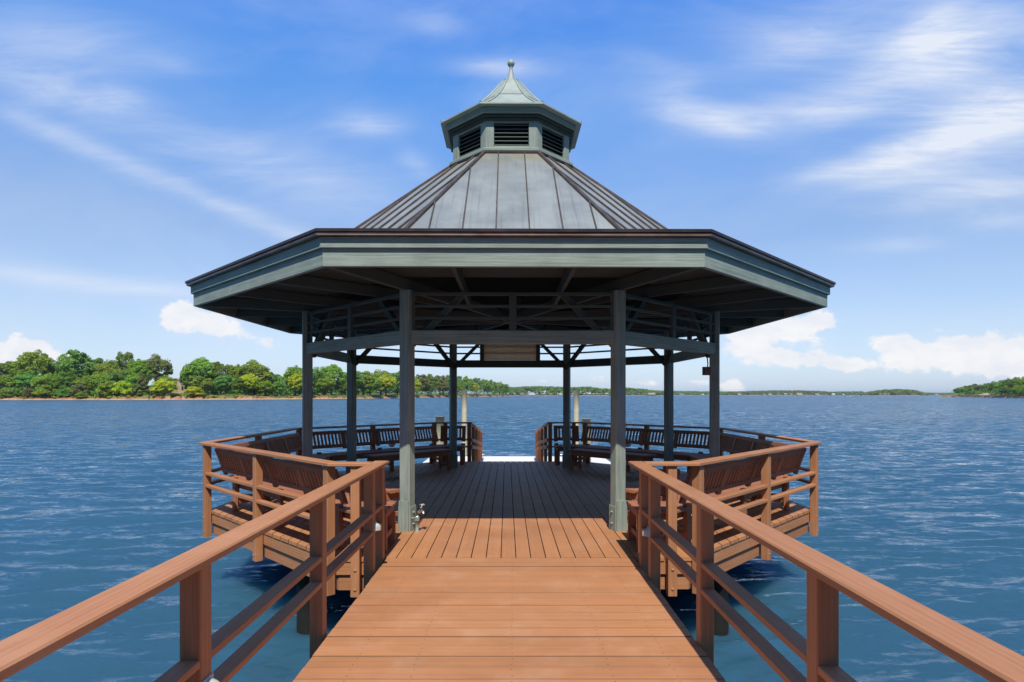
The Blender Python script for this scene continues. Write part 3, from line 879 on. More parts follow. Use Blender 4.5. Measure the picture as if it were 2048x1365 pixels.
# ------------------------------------------------------------------ shores
def interp(tab, x):
    if x <= tab[0][0]: return tab[0][1]
    for (a, b), (c, d) in zip(tab, tab[1:]):
        if x <= c: return b + (d - b) * (x - a) / (c - a)
    return tab[-1][1]
def at(px, d): return ((px - 1024) / F * d, d)
L_SHORE = [(-900, 285), (-400, 295), (0, 305), (250, 310), (500, 325), (600, 355), (700, 400), (800, 475), (850, 560), (900, 650), (950, 770), (1000, 890), (1020, 960)]
L_BANK = [(-900, .65), (180, .6), (230, 1.4), (290, 2.2), (450, 2.0), (520, 1.1), (640, 1.1), (850, 1.2), (950, 1.0), (1020, .5)]
L_DEEP = [(-900, 300), (700, 260), (900, 200), (1000, 90), (1020, 25)]
def wob(x, s): return math.sin(x * .071 * s + 1.3) * .5 + math.sin(x * .173 * s + .4) * .3 + math.sin(x * .41 * s) * .2
def lz(px, t):
    bk = interp(L_BANK, px) * (1 + .4 * wob(px, .55))
    pts = [(-5, -2.2), (0, WATER_Z), (2.4, -.85), (4.4, -.66), (6.0, -.6 + .55 * bk), (8.2, -.55 + bk), (14, -.30 + bk), (60, 1.0 + bk), (160, 2.6 + bk), (320, 4 + bk)]
    return interp(pts, t)
R_SHORE = [(1880, 760), (1915, 715), (1960, 600), (2048, 461), (2200, 400), (2600, 380)]
R_DEEP = [(1880, 20), (1905, 40), (1930, 160), (2600, 250)]
def rz(px, t):
    pts = [(-5, -2.2), (0, WATER_Z), (3, -.6), (6, .3), (30, 1.6), (90, 3.6), (250, 5)]
    return interp(pts, t)
def land_mesh(name, pxs, ts, shore, deep, zf):
    V = []; Fc = []
    for px in pxs:
        d0 = interp(shore, px) + 3 * wob(px, 1.7); L = interp(deep, px)
        for t in ts:
            tt = t if t <= 6 else 6 + (L - 6) * ((t - 6) / (ts[-1] - 6)) ** 1.0
            x, y = at(px, d0 + tt); V.append((x, y, zf(px, tt) + (.15 * wob(px * 3 + t, 1.3) if tt > 8 else 0)))
    m = len(ts)
    for i in range(len(pxs) - 1):
        for j in range(m - 1):
            Fc.append((i * m + j, (i + 1) * m + j, (i + 1) * m + j + 1, i * m + j + 1))
    me = bpy.data.meshes.new(name); me.from_pydata(V, [], Fc); me.update(); return me
def ground_mat():
    m, t, p, out = material('lake_bank_ground')
    gm = t.new('ShaderNodeNewGeometry'); sep = t.new('ShaderNodeSeparateXYZ'); t.link(gm.outputs['Position'], sep.inputs[0])
    pos = gm.outputs['Position']
    n = t.noise(t.mapv(pos, sc=(.22, .22, .6)), 1, 5, .6); n2 = t.noise(t.mapv(pos, sc=(.035, .035, .05)), 1, 3, .5)
    clay = t.mix(t.mrange(n, .35, .65), col((.34, .125, .065)), col((.44, .25, .155)))
    sand = t.mix(t.mrange(n, .4, .6), col((.48, .25, .155)), col((.54, .36, .25)))
    grass = t.mix(t.mrange(n, .3, .7), col((.10, .14, .03)), col((.22, .21, .07)))
    z = t.math('ADD', sep.outputs[2], t.math('MULTIPLY', t.math('SUBTRACT', n, .5), .5))
    c = t.mix(t.mrange(z, -.66, -.35), sand, clay)
    c = t.mix(t.mrange(z, .25, .9), c, grass)
    lowf = t.noise(t.mapv(pos, sc=(.05, .05, 0)), 1, 4, .65)
    c = t.mix(t.math('MULTIPLY', t.mrange(lowf, .50, .64), t.mrange(z, -.62, -.3)), c, grass)
    c = t.mix(t.math('MULTIPLY', t.mrange(t.noise(t.mapv(pos, sc=(.5, .5, 1.5)), 1, 4, .6), .55, .7), .6), c, col((.16, .09, .05)))
    wet = t.mrange(sep.outputs[2], -1.12, -.98)
    c = t.mix(wet, col((.12, .08, .05)), c)
    t.link(c, p.inputs['Base Color']); p.inputs['Roughness'].default_value = .9; p.inputs['Specular IOR Level'].default_value = .15
    return m
M['ground'] = ground_mat()
TS = [-5, 0, 1.2, 2.4, 3.3, 4.2, 5.0, 6.0, 7.0, 8.2, 10, 12, 16, 26, 40, 60, 90, 130, 180, 240, 300]
struct(obj('shore_ground', land_mesh('shore_ground', list(np.arange(-900, 1021, 4.0)) , TS, L_SHORE, L_DEEP, lz), M['ground']))
struct(obj('headland_ground', land_mesh('headland_ground', list(np.arange(1880, 2600, 6.0)), TS, R_SHORE, R_DEEP, rz), M['ground']))
# lake bed: one sheet to the horizon under the water
b = MB(); b.poly([(-5100, -1400, -6), (5100, -1400, -6), (5100, 5900, -6), (-5100, 5900, -6)]); struct(obj('lake_bed', b, M['ground']))

# ------------------------------------------------------------------ foliage
def leaf_mesh(name, lobes, leaf, per, seed, flat=0.0):
    """lobes: list of (x,y,z,rx,ry,rz). Scatters leaf-clump faces over each lobe"""
    g = np.random.default_rng(seed)
    P = []; RN = []; Q = []
    for (x, y, z, rx, ry, rz_) in lobes:
        n = max(6, int(per * (rx * ry) ** .5 / 0.13)) if per < 0 else per
        d = g.normal(size=(n, 3)); d /= np.linalg.norm(d, axis=1)[:, None]
        d[:, 2] = np.where(d[:, 2] < -.35, -d[:, 2], d[:, 2])
        rad = g.uniform(.55, 1.08, size=(n, 1)) ** .6
        c = d * rad * np.array([rx, ry, rz_]) + np.array([x, y, z])
        nn = d * 1.15 + g.normal(size=(n, 3)) * .38 + np.array([0, 0, .35]); nn /= np.linalg.norm(nn, axis=1)[:, None]
        a = np.cross(nn, g.normal(size=(n, 3))); a /= np.linalg.norm(a, axis=1)[:, None]; b_ = np.cross(nn, a)
        s = leaf * g.uniform(.6, 1.35, size=(n, 1))
        lob = g.uniform(.0, .45)
        P.append(np.stack([c - a * s - b_ * s * .6, c + a * s * .3 - b_ * s, c + a * s + b_ * s * .55, c - a * s * .35 + b_ * s], 1))
        RN.append(lob + g.uniform(0, .55, size=n))
    P = np.concatenate(P).reshape(-1, 3); RN = np.concatenate(RN); n = len(RN)
    me = bpy.data.meshes.new(name)
    me.vertices.add(n * 4); me.vertices.foreach_set('co', P.astype(np.float32).ravel())
    me.loops.add(n * 4); me.loops.foreach_set('vertex_index', np.arange(n * 4, dtype=np.int32))
    me.polygons.add(n); me.polygons.foreach_set('loop_start', np.arange(0, n * 4, 4, dtype=np.int32))
    me.update(calc_edges=True)
    at_ = me.attributes.new('rnd', 'FLOAT', 'FACE'); at_.data.foreach_set('value', RN.astype(np.float32))
    return me
def crown(kind, seed):
    g = random.Random(seed); L = []
    def lob(x, y, z, r, fz=.8): L.append((x, y, z, r, r, r * fz))
    if kind in ('broad', 'tall'):
        rx, cz, rz_ = (.37, .56, .34) if kind == 'broad' else (.36, .56, .36)
        for i in range(96):
            u = g.uniform(-.75, 1); ph = g.uniform(0, 2 * PI); k = math.sqrt(max(0, 1 - u * u)); f = g.uniform(.75, 1.06)
            wid = 1.0 if u > -.1 else 1.0 + .1 * u
            r = g.uniform(.055, .115)
            lob(rx * k * f * wid * math.cos(ph), rx * k * f * wid * math.sin(ph), cz + rz_ * u * f, r)
        for i in range(14): lob(g.uniform(-.2, .2), g.uniform(-.2, .2), g.uniform(.35, .75), .15)
        per, leaf = 58, .0175
    elif kind == 'pine':
        for i in range(44):
            z = g.uniform(.34, .97); w = .36 * (1.05 - abs(z - .62) * 1.5) ; ph = g.uniform(0, 2 * PI); f = g.uniform(.35, 1)
            lob(w * f * math.cos(ph), w * f * math.sin(ph), z, g.uniform(.07, .12), .55)
        per, leaf = 60, .021
    elif kind == 'cedar':
        for i in range(50):
            z = g.uniform(.06, .95); w = .42 * (1 - z) + .03; ph = g.uniform(0, 2 * PI); f = g.uniform(.55, 1)
            lob(w * f * math.cos(ph), w * f * math.sin(ph), z, g.uniform(.06, .11), .9)
        per, leaf = 60, .026
    else:                                            # shrub: rounded, down to the ground
        for i in range(46):
            u = g.uniform(-.25, 1); ph = g.uniform(0, 2 * PI); k = math.sqrt(max(0, 1 - u * u)); f = g.uniform(.7, 1.05)
            lob(.37 * k * f * math.cos(ph), .37 * k * f * math.sin(ph), .3 + .52 * u * f, g.uniform(.08, .15), .95)
        for i in range(8): lob(g.uniform(-.15, .15), g.uniform(-.15, .15), g.uniform(.1, .6), .16)
        per, leaf = 70, .024
    return leaf_mesh(kind + '_crown', L, leaf, per, seed)
def trunk(kind, seed):
    g = random.Random(seed); b = MB()
    top = {'broad': .62, 'tall': .66, 'pine': .92, 'cedar': .5, 'shrub': .3}[kind]
    r = {'broad': .026, 'tall': .024, 'pine': .018, 'cedar': .02, 'shrub': .02}[kind]
    ax = [(g.uniform(-.012, .012) * i, g.uniform(-.012, .012) * i, -.03 + (top + .03) * i / 5) for i in range(6)]
    b.tube(ax, [r * 1.35, r, r * .85, r * .68, r * .5, r * .25], 8)
    for i in range(6):
        z = top * g.uniform(.42, .85); a = g.uniform(0, 2 * PI); l = g.uniform(.12, .26)
        b.tube([(0, 0, z), (l * .5 * math.cos(a), l * .5 * math.sin(a), z + l * .35), (l * math.cos(a), l * math.sin(a), z + l * .6)], [r * .45, r * .3, r * .12], 6)
    return b.mesh(kind + '_trunk')
PROTO = {}
for kd, nv in (('broad', 3), ('tall', 2), ('pine', 2), ('cedar', 1), ('shrub', 3)):
    PROTO[kd] = [(crown(kd, 40 + 7 * i + len(kd)), trunk(kd, i + 3)) for i in range(nv)]
    for c_, t_ in PROTO[kd]:
        c_.materials.append(M['leaf']); t_.materials.append(M['bark'])
KN = {'broad': 'broadleaf_tree', 'tall': 'broadleaf_tree', 'pine': 'pine_tree', 'cedar': 'cedar_tree', 'shrub': 'bush'}
cnt = {}
def tree(kind, px, d, base, top_y, wpx, mat, label, group):
    z1 = CAMZ + (790 - top_y) / F * d; h = (z1 - base) / .965; w = wpx / F * d / .80
    i = cnt.get(kind, 0); cnt[kind] = i + 1
    cm, tm = PROTO[kind][i % len(PROTO[kind])]
    x, y = at(px, d)
    mat4 = Matrix.Translation((x, y, base - .1)) @ Matrix.Rotation(rng.uniform(0, 6.28), 4, 'Z') @ Matrix.Diagonal((w, w, h, 1))
    g = thing(KN[kind], label, 'bush' if kind == 'shrub' else 'tree', mat4, group)
    c_ = bpy.data.objects.new('crown', cm); C.objects.link(c_); c_.parent = g
    c_.material_slots[0].link = 'OBJECT'; c_.material_slots[0].material = M[mat]
    t_ = bpy.data.objects.new('trunk', tm); C.objects.link(t_); t_.parent = g
    return g
ORD = ['first', 'second', 'third', 'fourth', 'fifth', 'sixth', 'seventh', 'eighth', 'ninth', 'tenth', 'eleventh', 'twelfth', 'thirteenth', 'fourteenth', 'fifteenth',
       'sixteenth', 'seventeenth', 'eighteenth', 'nineteenth', 'twentieth', 'twenty-first', 'twenty-second', 'twenty-third', 'twenty-fourth', 'twenty-fifth', 'twenty-sixth', 'twenty-seventh', 'twenty-eighth', 'twenty-ninth', 'thirtieth',
       'thirty-first', 'thirty-second', 'thirty-third', 'thirty-fourth', 'thirty-fifth', 'thirty-sixth']
LOOK = {'leaf': 'green', 'leaf_dark': 'dark green', 'leaf_lime': 'bright lime-green', 'leaf_olive': 'olive-brown', 'leaf_blue': 'cool green'}
def KS(kind): return {'broad': 'spreading tree', 'tall': 'tall rounded tree', 'pine': 'pine', 'cedar': 'pointed cedar', 'shrub': 'bush'}[kind]
A_BACK = [(-150, 716, 80, 'broad', 'leaf', 34), (-85, 706, 74, 'tall', 'leaf_dark', 30), (-32, 716, 66, 'broad', 'leaf', 28), (8, 721, 58, 'broad', 'leaf_dark', 30), (40, 714, 46, 'tall', 'leaf', 34), (72, 700, 62, 'broad', 'leaf', 26),
          (112, 722, 52, 'broad', 'leaf_dark', 34), (150, 698, 68, 'broad', 'leaf_blue', 28), (190, 714, 46, 'tall', 'leaf_dark', 36), (216, 721, 46, 'tall', 'leaf', 26), (250, 702, 44, 'tall', 'leaf_blue', 30),
          (280, 718, 46, 'broad', 'leaf', 24), (311, 709, 58, 'broad', 'leaf_olive', 30)]
A_MID = [(-60, 752, 62, 'broad', 'leaf', 15), (18, 750, 56, 'broad', 'leaf', 16), (58, 744, 50, 'tall', 'leaf_blue', 18), (97, 748, 52, 'broad', 'leaf', 15), (132, 742, 46, 'tall', 'leaf_dark', 17), (172, 752, 40, 'tall', 'leaf', 15),
         (205, 745, 44, 'broad', 'leaf', 18), (238, 740, 46, 'tall', 'leaf_blue', 16), (272, 748, 40, 'broad', 'leaf', 15), (334, 751, 34, 'tall', 'leaf', 17)]
A_FRONT = [(20, 775, 34, 'shrub', 'leaf_blue', 9), (58, 774, 22, 'shrub', 'leaf_olive', 8), (92, 768, 40, 'shrub', 'leaf', 9), (130, 776, 30, 'shrub', 'leaf_dark', 9), (160, 765, 32, 'shrub', 'leaf_olive', 9), (165, 784, 26, 'shrub', 'leaf', 7),
           (214, 760, 34, 'shrub', 'leaf', 8), (246, 759, 36, 'shrub', 'leaf_lime', 9), (284, 750, 36, 'cedar', 'leaf_olive', 9), (283, 784, 18, 'shrub', 'leaf', 7),
           (329, 756, 48, 'shrub', 'leaf_lime', 9), (344, 786, 26, 'shrub', 'leaf', 7), (388, 771, 36, 'shrub', 'leaf_lime', 7)]
B_BACK = [(372, 733, 24, 'tall', 'leaf_dark', 26), (402, 715, 58, 'broad', 'leaf', 26), (442, 722, 48, 'broad', 'leaf_dark', 30), (474, 729, 42, 'broad', 'leaf', 30), (508, 721, 60, 'broad', 'leaf', 24), (538, 744, 38, 'tall', 'leaf_dark', 28),
          (560, 748, 34, 'broad', 'leaf', 45), (590, 731, 40, 'broad', 'leaf', 22), (628, 735, 44, 'broad', 'leaf_dark', 24), (663, 727, 54, 'broad', 'leaf', 24), (700, 741, 46, 'broad', 'leaf_dark', 24), (726, 741, 46, 'tall', 'leaf', 18),
          (762, 740, 50, 'broad', 'leaf', 22), (795, 741, 44, 'broad', 'leaf_dark', 22), (820, 748, 30, 'tall', 'leaf', 26), (842, 748, 32, 'tall', 'leaf_olive', 26), (862, 749, 32, 'tall', 'leaf_dark', 24), (880, 750, 32, 'tall', 'leaf_olive', 28),
          (898, 751, 30, 'tall', 'leaf_dark', 22), (915, 751, 26, 'tall', 'leaf_blue', 24), (934, 753, 26, 'tall', 'leaf', 24), (952, 755, 24, 'tall', 'leaf_dark', 26), (968, 758, 24, 'broad', 'leaf', 22), (984, 760, 22, 'tall', 'leaf_blue', 22), (999, 764, 20, 'broad', 'leaf', 20), (1011, 768, 16, 'tall', 'leaf_dark', 16)]
B_FRONT = [(404, 752, 42, 'broad', 'leaf', 13), (452, 750, 44, 'broad', 'leaf_blue', 15), (480, 756, 34, 'tall', 'leaf_dark', 13), (498, 748, 40, 'broad', 'leaf_lime', 16), (530, 760, 34, 'broad', 'leaf', 12), (556, 762, 30, 'tall', 'leaf_blue', 13), (600, 745, 42, 'broad', 'leaf_lime', 12),
           (650, 752, 40, 'broad', 'leaf', 14), (690, 756, 32, 'broad', 'leaf_blue', 14), (740, 752, 46, 'broad', 'leaf', 10), (772, 750, 44, 'broad', 'leaf_lime', 10), (828, 758, 28, 'tall', 'leaf_lime', 10),
           (856, 762, 28, 'tall', 'leaf_dark', 12), (886, 763, 28, 'tall', 'leaf_olive', 12), (918, 764, 22, 'tall', 'leaf', 12), (948, 765, 22, 'broad', 'leaf_lime', 12), (976, 768, 20, 'broad', 'leaf', 10)]
def row(lst, where, grp):
    for i, (px, top, w, kd, mt, inl) in enumerate(lst):
        d = interp(L_SHORE, px) + inl
        tree(kd, px, d, lz(px, inl), top, w, mt, f'{LOOK[mt]} {KS(kd)}, {ORD[i]} from the left {where}', grp)
row(A_BACK, 'in the tall row before the house', 'tall trees on the near wooded shore')
row(A_MID, 'in the middle row before the house', 'middle trees on the near wooded shore')
row(A_FRONT, 'among the plants on the clay bank', 'plants along the clay bank')
row(B_BACK, 'in the back row beyond the house', 'back trees of the wooded point')
row(B_FRONT, 'in the front row beyond the house', 'front trees of the wooded point')
H_T = [(1918, 775, 18, 'broad', 'leaf_dark', 14), (1932, 771, 20, 'broad', 'leaf', 18), (1948, 768, 22, 'tall', 'leaf_dark', 30), (1962, 769, 22, 'broad', 'leaf_olive', 26), (1977, 766, 22, 'tall', 'leaf_dark', 40), (1990, 763, 22, 'broad', 'leaf_dark', 26),
       (2003, 760, 24, 'broad', 'leaf', 18), (2018, 757, 26, 'broad', 'leaf_dark', 24), (2034, 755, 28, 'tall', 'leaf_dark', 20), (2052, 752, 30, 'broad', 'leaf', 26), (2078, 748, 34, 'broad', 'leaf_dark', 22), (2110, 744, 40, 'tall', 'leaf', 26), (2150, 740, 46, 'broad', 'leaf_dark', 24),
       (2012, 772, 24, 'broad', 'leaf_dark', 9), (2040, 770, 28, 'broad', 'leaf', 9), (2070, 768, 34, 'broad', 'leaf_dark', 9)]
for i, (px, top, w, kd, mt, inl) in enumerate(H_T):
    d = interp(R_SHORE, px) + inl
    wh = f'{ORD[i]} from the left on the right headland' if i < 13 else f'{ORD[i - 13]} low one at the water on the right headland'
    tree(kd, px, d, rz(px, inl), top, w, mt, f'{LOOK[mt]} {KS(kd)}, {wh}', 'trees on the right headland')
# undergrowth below the trees (uncountable)
def undergrowth(name, pxr, step, shore, zf, inl, seed, hmax, mat):
    g = random.Random(seed); L = []; px = pxr[0]
    while px < pxr[1]:
        for q in inl:
            t = q * g.uniform(.8, 1.2); d = interp(shore, px) + t; x, y = at(px + g.uniform(-4, 4), d); r = g.uniform(1.0, 2.4) * max(1.0, min(2.4, d / 330))
            L.append((x, y, zf(px, t) + r * .3 + g.uniform(0, hmax) * max(1.0, min(2.0, d / 400)), r * 1.3, r, r))
        px += step
    o = obj(name, leaf_mesh(name, L, .42, 60, seed), M[mat]); o['kind'] = 'stuff'
    o['label'] = 'dense undergrowth beneath the shore trees'; o['category'] = 'undergrowth'
    return o
undergrowth('undergrowth', (-200, 335), 5, L_SHORE, lz, (11, 22, 34, 48), 5, 3.2, 'leaf_dark')
undergrowth('undergrowth', (385, 1016), 4, L_SHORE, lz, (24, 34, 44, 56), 6, 5.5, 'leaf_dark')
def bank_plants():
    g = random.Random(12); L = []; px = -200
    while px < 1015:
        if g.random() < .62 + .3 * wob(px, .4):
            t = g.uniform(5.5, 9.5); d = interp(L_SHORE, px) + t; r = g.uniform(.35, 1.0) * max(1, d / 360); x, y = at(px, d)
            L.append((x, y, lz(px, t) + r * .35, r * 1.5, r, r * .8))
        px += g.uniform(1.0, 4.5) * (1 if px < 560 else .7)
    o = obj('bank_plants', leaf_mesh('bank_plants', L, .22, 42, 77), M['leaf']); o['kind'] = 'stuff'
    o['label'] = 'low grass and weeds overhanging the clay bank'; o['category'] = 'bank plants'
bank_plants()
undergrowth('undergrowth', (1915, 2200), 5, R_SHORE, rz, (10, 22, 36), 8, 2.5, 'leaf_dark')

# far wooded shores: masses
def far_wood(px0, px1, d, prof, depth, seed, label):
    g = random.Random(seed); L = []; wid = (px1 - px0) / F * d
    n = int(wid * depth / 30)
    for i in range(n):
        px = g.uniform(px0, px1); q = g.uniform(0, 1); dd = d + q * depth
        z1 = CAMZ + (790 - interp(prof, px)) / F * d
        r = g.uniform(3.5, 7)
        zc = WATER_Z + 2 + (z1 - WATER_Z - 2 - r * .8) * (g.uniform(.15, 1) if q < .25 else g.uniform(.7, 1)) * (.45 + .55 * min(1, q * 3 + .25))
        x, y = at(px, dd); L.append((x, y, zc, r, r, r * .85))
    o = obj('far_woodland', leaf_mesh('far_woodland', L, 1.5, 34, seed), M['leaf_far']); o['kind'] = 'stuff'; o['label'] = label; o['category'] = 'woodland'
    b = MB()
    for i in range(24):
        a0 = px0 + (px1 - px0) * i / 24; a1 = px0 + (px1 - px0) * (i + 1) / 24
        for (da, za), (db, zb) in zip([(-14, -1.6), (-6, WATER_Z), (-2, -.5), (3, .6)], [(-6, WATER_Z), (-2, -.5), (3, .6), (depth + 60, 3.5)]):
            b.poly([(*at(a0, d + da), za), (*at(a1, d + da), za), (*at(a1, d + db), zb), (*at(a0, d + db), zb)], .5)
    struct(obj('far_shore', b, M['ground']))
far_wood(985, 1228, 1400, [(985, 772), (1030, 774), (1060, 772), (1105, 772), (1130, 774), (1180, 773), (1200, 776), (1228, 779)], 70, 21, 'wooded far shore seen between the rear gazebo posts')
far_wood(1215, 1330, 1750, [(1215, 778), (1250, 775), (1285, 777), (1300, 780), (1330, 782)], 70, 22, 'wooded rise on the far shore behind the right front post')
far_wood(1300, 1480, 2400, [(1300, 781), (1360, 782), (1420, 783), (1480, 783)], 70, 23, 'low wooded far shore behind the right gazebo posts')
far_wood(1455, 1662, 2350, [(1455, 784), (1500, 782), (1540, 781), (1600, 781), (1640, 782), (1662, 784)], 70, 24, 'low wooded far shore with scattered houses right of the gazebo')
far_wood(1655, 1732, 2450, [(1655, 784), (1690, 783), (1725, 783), (1732, 786)], 60, 25, 'small wooded point left of the dark wooded island')
far_wood(1724, 1854, 1750, [(1724, 788), (1738, 783), (1770, 779), (1800, 778), (1830, 780), (1846, 785), (1854, 789)], 60, 26, 'dark wooded island left of the right headland')
far_wood(1848, 1925, 2800, [(1848, 785), (1880, 786), (1925, 785)], 60, 27, 'faint distant shore between the island and the right headland')
far_wood(1925, 2500, 3000, [(1925, 784), (2500, 784)], 60, 28, 'faint distant shore behind the right headland')

# ------------------------------------------------------------------ houses and boats
M['white_wall'] = plain_mat('white_wall', (.72, .70, .66), (.62, .60, .56), .7, scale=.4)
M['yellow_wall'] = plain_mat('yellow_wall', (.70, .52, .24), (.62, .46, .2), .7, scale=.4)
M['beige_wall'] = plain_mat('beige_wall', (.48, .37, .28), (.38, .29, .22), .8, scale=.4)
M['grey_roof'] = plain_mat('grey_roof', (.20, .18, .17), (.14, .13, .12), .8, scale=.5)
M['tan_roof'] = plain_mat('tan_roof', (.42, .33, .24), (.34, .26, .19), .8, scale=.5)
M['window'] = plain_mat('window_glass', (.03, .04, .05), None, .1, spec=.6)
def house(px, d, z, w, dp, hw, hr, wall, roof, label, gable_front=False, group='houses on the far shore', nwin=3):
    x, y = at(px, d); g = thing('house', label, 'house', Matrix.Translation((x, y, z)), group)
    b = MB()
    if gable_front:
        pr = [(-w / 2, 0), (w / 2, 0), (w / 2, hw), (0, hw + hr), (-w / 2, hw)]
        b.poly([(p[0], -dp / 2, p[1]) for p in pr]); b.poly([(p[0], dp / 2, p[1]) for p in reversed(pr)])
        for s in (-1, 1): b.poly([(s * w / 2, -dp / 2, 0), (s * w / 2, dp / 2, 0), (s * w / 2, dp / 2, hw), (s * w / 2, -dp / 2, hw)][::s])
    else:
        pr = [(-dp / 2, 0), (dp / 2, 0), (dp / 2, hw), (0, hw + hr), (-dp / 2, hw)]
        for s in (-1, 1): b.poly([(s * w / 2, p[0], p[1]) for p in pr][::s]); 
        for s in (-1, 1): b.poly([(-w / 2, s * dp / 2, 0), (w / 2, s * dp / 2, 0), (w / 2, s * dp / 2, hw), (-w / 2, s * dp / 2, hw)][::-s])
    obj('wall', b, M[wall], g)
    b = MB(); e = .5
    if gable_front:
        k = hr / (w / 2)
        for s in (-1, 1): b.slab([(s * (w / 2 + e), -dp / 2 - e, hw - e * k + .12), (s * (w / 2 + e), dp / 2 + e, hw - e * k + .12), (0, dp / 2 + e, hw + hr + .12), (0, -dp / 2 - e, hw + hr + .12)][::s], .2)
    else:
        k = hr / (dp / 2)
        for s in (-1, 1): b.slab([(-w / 2 - e, s * (dp / 2 + e), hw - e * k + .12), (w / 2 + e, s * (dp / 2 + e), hw - e * k + .12), (w / 2 + e, 0, hw + hr + .12), (-w / 2 - e, 0, hw + hr + .12)][::-s], .2)
    b2 = b; rf = obj('roof', b2, M[roof], g)
    b = MB(); b.box((w * .22, .5, hw + hr * .3), (w * .22 + .9, 1.4, hw + hr + .9)); obj('chimney', b, M['beige_wall'], rf)
    for i in range(nwin):
        xx = -w / 2 + w * (i + .5) / nwin; b = MB()
        b.box((xx - .6, -dp / 2 - .06, hw * .35), (xx + .6, -dp / 2 + .02, hw * .8)); obj('window', b, M['window'], g)
    return g
house(361, 352, 2.4, 11, 9, 5.2, 3.6, 'beige_wall', 'tan_roof', 'beige gabled house glimpsed in the gap between the shore trees', True, group=None, nwin=3)
fz = .5
for px, d, w, hw, wl, rf, gf, lab in [
    (1064, 1393, 15, 5, 'white_wall', 'grey_roof', True, 'white gabled house on the far shore between the rear posts'),
    (1044, 1393, 9, 3.4, 'beige_wall', 'grey_roof', False, 'small beige house left of the white gabled house'),
    (1121, 1393, 8, 4.2, 'white_wall', 'grey_roof', True, 'narrow white house on the far shore left of the right rear post'),
    (1303, 1743, 20, 4, 'beige_wall', 'tan_roof', False, 'long beige house below the wooded rise'),
    (1322, 2393, 22, 4, 'beige_wall', 'tan_roof', False, 'low beige house right of the wooded rise'),
    (1405, 2393, 12, 4, 'white_wall', 'grey_roof', True, 'white house between the two right-hand gazebo posts'),
    (1478, 2343, 12, 5, 'white_wall', 'grey_roof', False, 'white house on the far shore just right of the gazebo'),
    (1539, 2343, 12, 4, 'white_wall', 'grey_roof', True, 'white gabled house left of the yellow house'),
    (1598, 2343, 20, 5.5, 'yellow_wall', 'tan_roof', False, 'yellow house on the far shore right of the gazebo'),
    (1634, 2343, 15, 4, 'white_wall', 'grey_roof', False, 'white house right of the yellow house'),
    (1663, 2443, 26, 3, 'white_wall', 'white_wall', False, 'long low white boathouse left of the small wooded point'),
    (1686, 2443, 10, 4, 'white_wall', 'grey_roof', True, 'white gabled house on the small wooded point'),
    (1872, 2793, 14, 4, 'white_wall', 'grey_roof', False, 'white house on the faint distant shore beyond the island'),
]:
    house(px, d, fz, w, 9, hw, 2.6, wl, rf, lab, gf)
def boathouse():
    d = 560; x, y = at(1972, d); g = thing('boat_shelter', 'open boat shelter with a wide tan hipped roof at the right headland', 'boat shelter', Matrix.Translation((x, y, WATER_Z)))
    b = MB(); w, dp, h = 5.6, 4, 2.5
    top = [(-1.6, 0, h + 1.7), (1.6, 0, h + 1.7)]
    a, b1, c_, d1 = (-w, -dp, h), (w, -dp, h), (w, dp, h), (-w, dp, h)
    b.poly([a, b1, top[1], top[0]]); b.poly([b1, c_, top[1]]); b.poly([c_, d1, top[0], top[1]]); b.poly([d1, a, top[0]]); b.poly([d1, c_, b1, a])
    obj('roof', b, M['tan_roof'], g)
    for sx in (-1, 0, 1):
        for sy in (-1, 1):
            b = MB(); b.box((sx * (w - .5) - .1, sy * (dp - .5) - .1, -2), (sx * (w - .5) + .1, sy * (dp - .5) + .1, h - .01)); obj('post', b, M['white_wall'], g)
    b = MB(); b.box((-w, dp - 1.6, .4), (w, dp, .55)); obj('decking', b, M['beige_wall'], g)
boathouse()
def small_dock(px, d, l, lab):
    x, y = at(px, d); g = thing('boat_dock', lab, 'dock', Matrix.Translation((x, y, WATER_Z)), 'small boat docks by the right headland')
    b = MB(); b.box((-l / 2, -1, .5), (l / 2, 1, .7)); obj('decking', b, M['pile'], g)
    n = int(l / 3)
    for i in range(n + 1):
        b = MB(); xx = -l / 2 + .2 + (l - .4) * i / n; b.box((xx - .12, -.9, -2), (xx + .12, -.66, 1.6)); obj('post', b, M['pile'], g)
small_dock(1903, 745, 22, 'dark low boat dock off the left tip of the right headland')
small_dock(1995, 500, 16, 'dark low boat dock right of the boat shelter')
def motorboat():
    x, y = at(1697, 900); g = thing('motorboat', 'tiny white motorboat far out on the water before the small wooded point', 'boat', Matrix.Translation((x, y, WATER_Z)))
    st = [(-3.5, 1.1, .9), (-1, 1.25, .9), (1.5, 1.1, 1.0), (3.0, .5, 1.15), (3.7, .03, 1.25)]; b = MB()
    rings = []
    for xx, hwid, hh in st: rings.append([(xx, -hwid, hh), (xx, -hwid * .75, -.1), (xx, 0, -.3), (xx, hwid * .75, -.1), (xx, hwid, hh)])
    for r0, r1 in zip(rings, rings[1:]):
        for i in range(4): b.poly([r0[i], r0[i + 1], r1[i + 1], r1[i]])
        b.poly([r0[0], r1[0], r1[4], r0[4]])
    b.poly(rings[0][::-1]); obj('hull', b, M['white_wall'], g)
    b = MB(); b.box((-.6, -.8, 1.001), (1.2, .8, 1.55), .1); obj('windscreen', b, M['window'], g)
    b = MB(); b.box((-1.6, -1, 2.2), (1.0, 1, 2.28), .02); obj('canopy', b, M['beige_wall'], g)
    for sx in (-1.5, .9):
        for sy in (-.9, .9):
            b = MB(); b.tube([(sx, sy, .9), (sx, sy, 2.2)], .04, 6); obj('canopy_pole', b, M['chrome'], g)
motorboat()

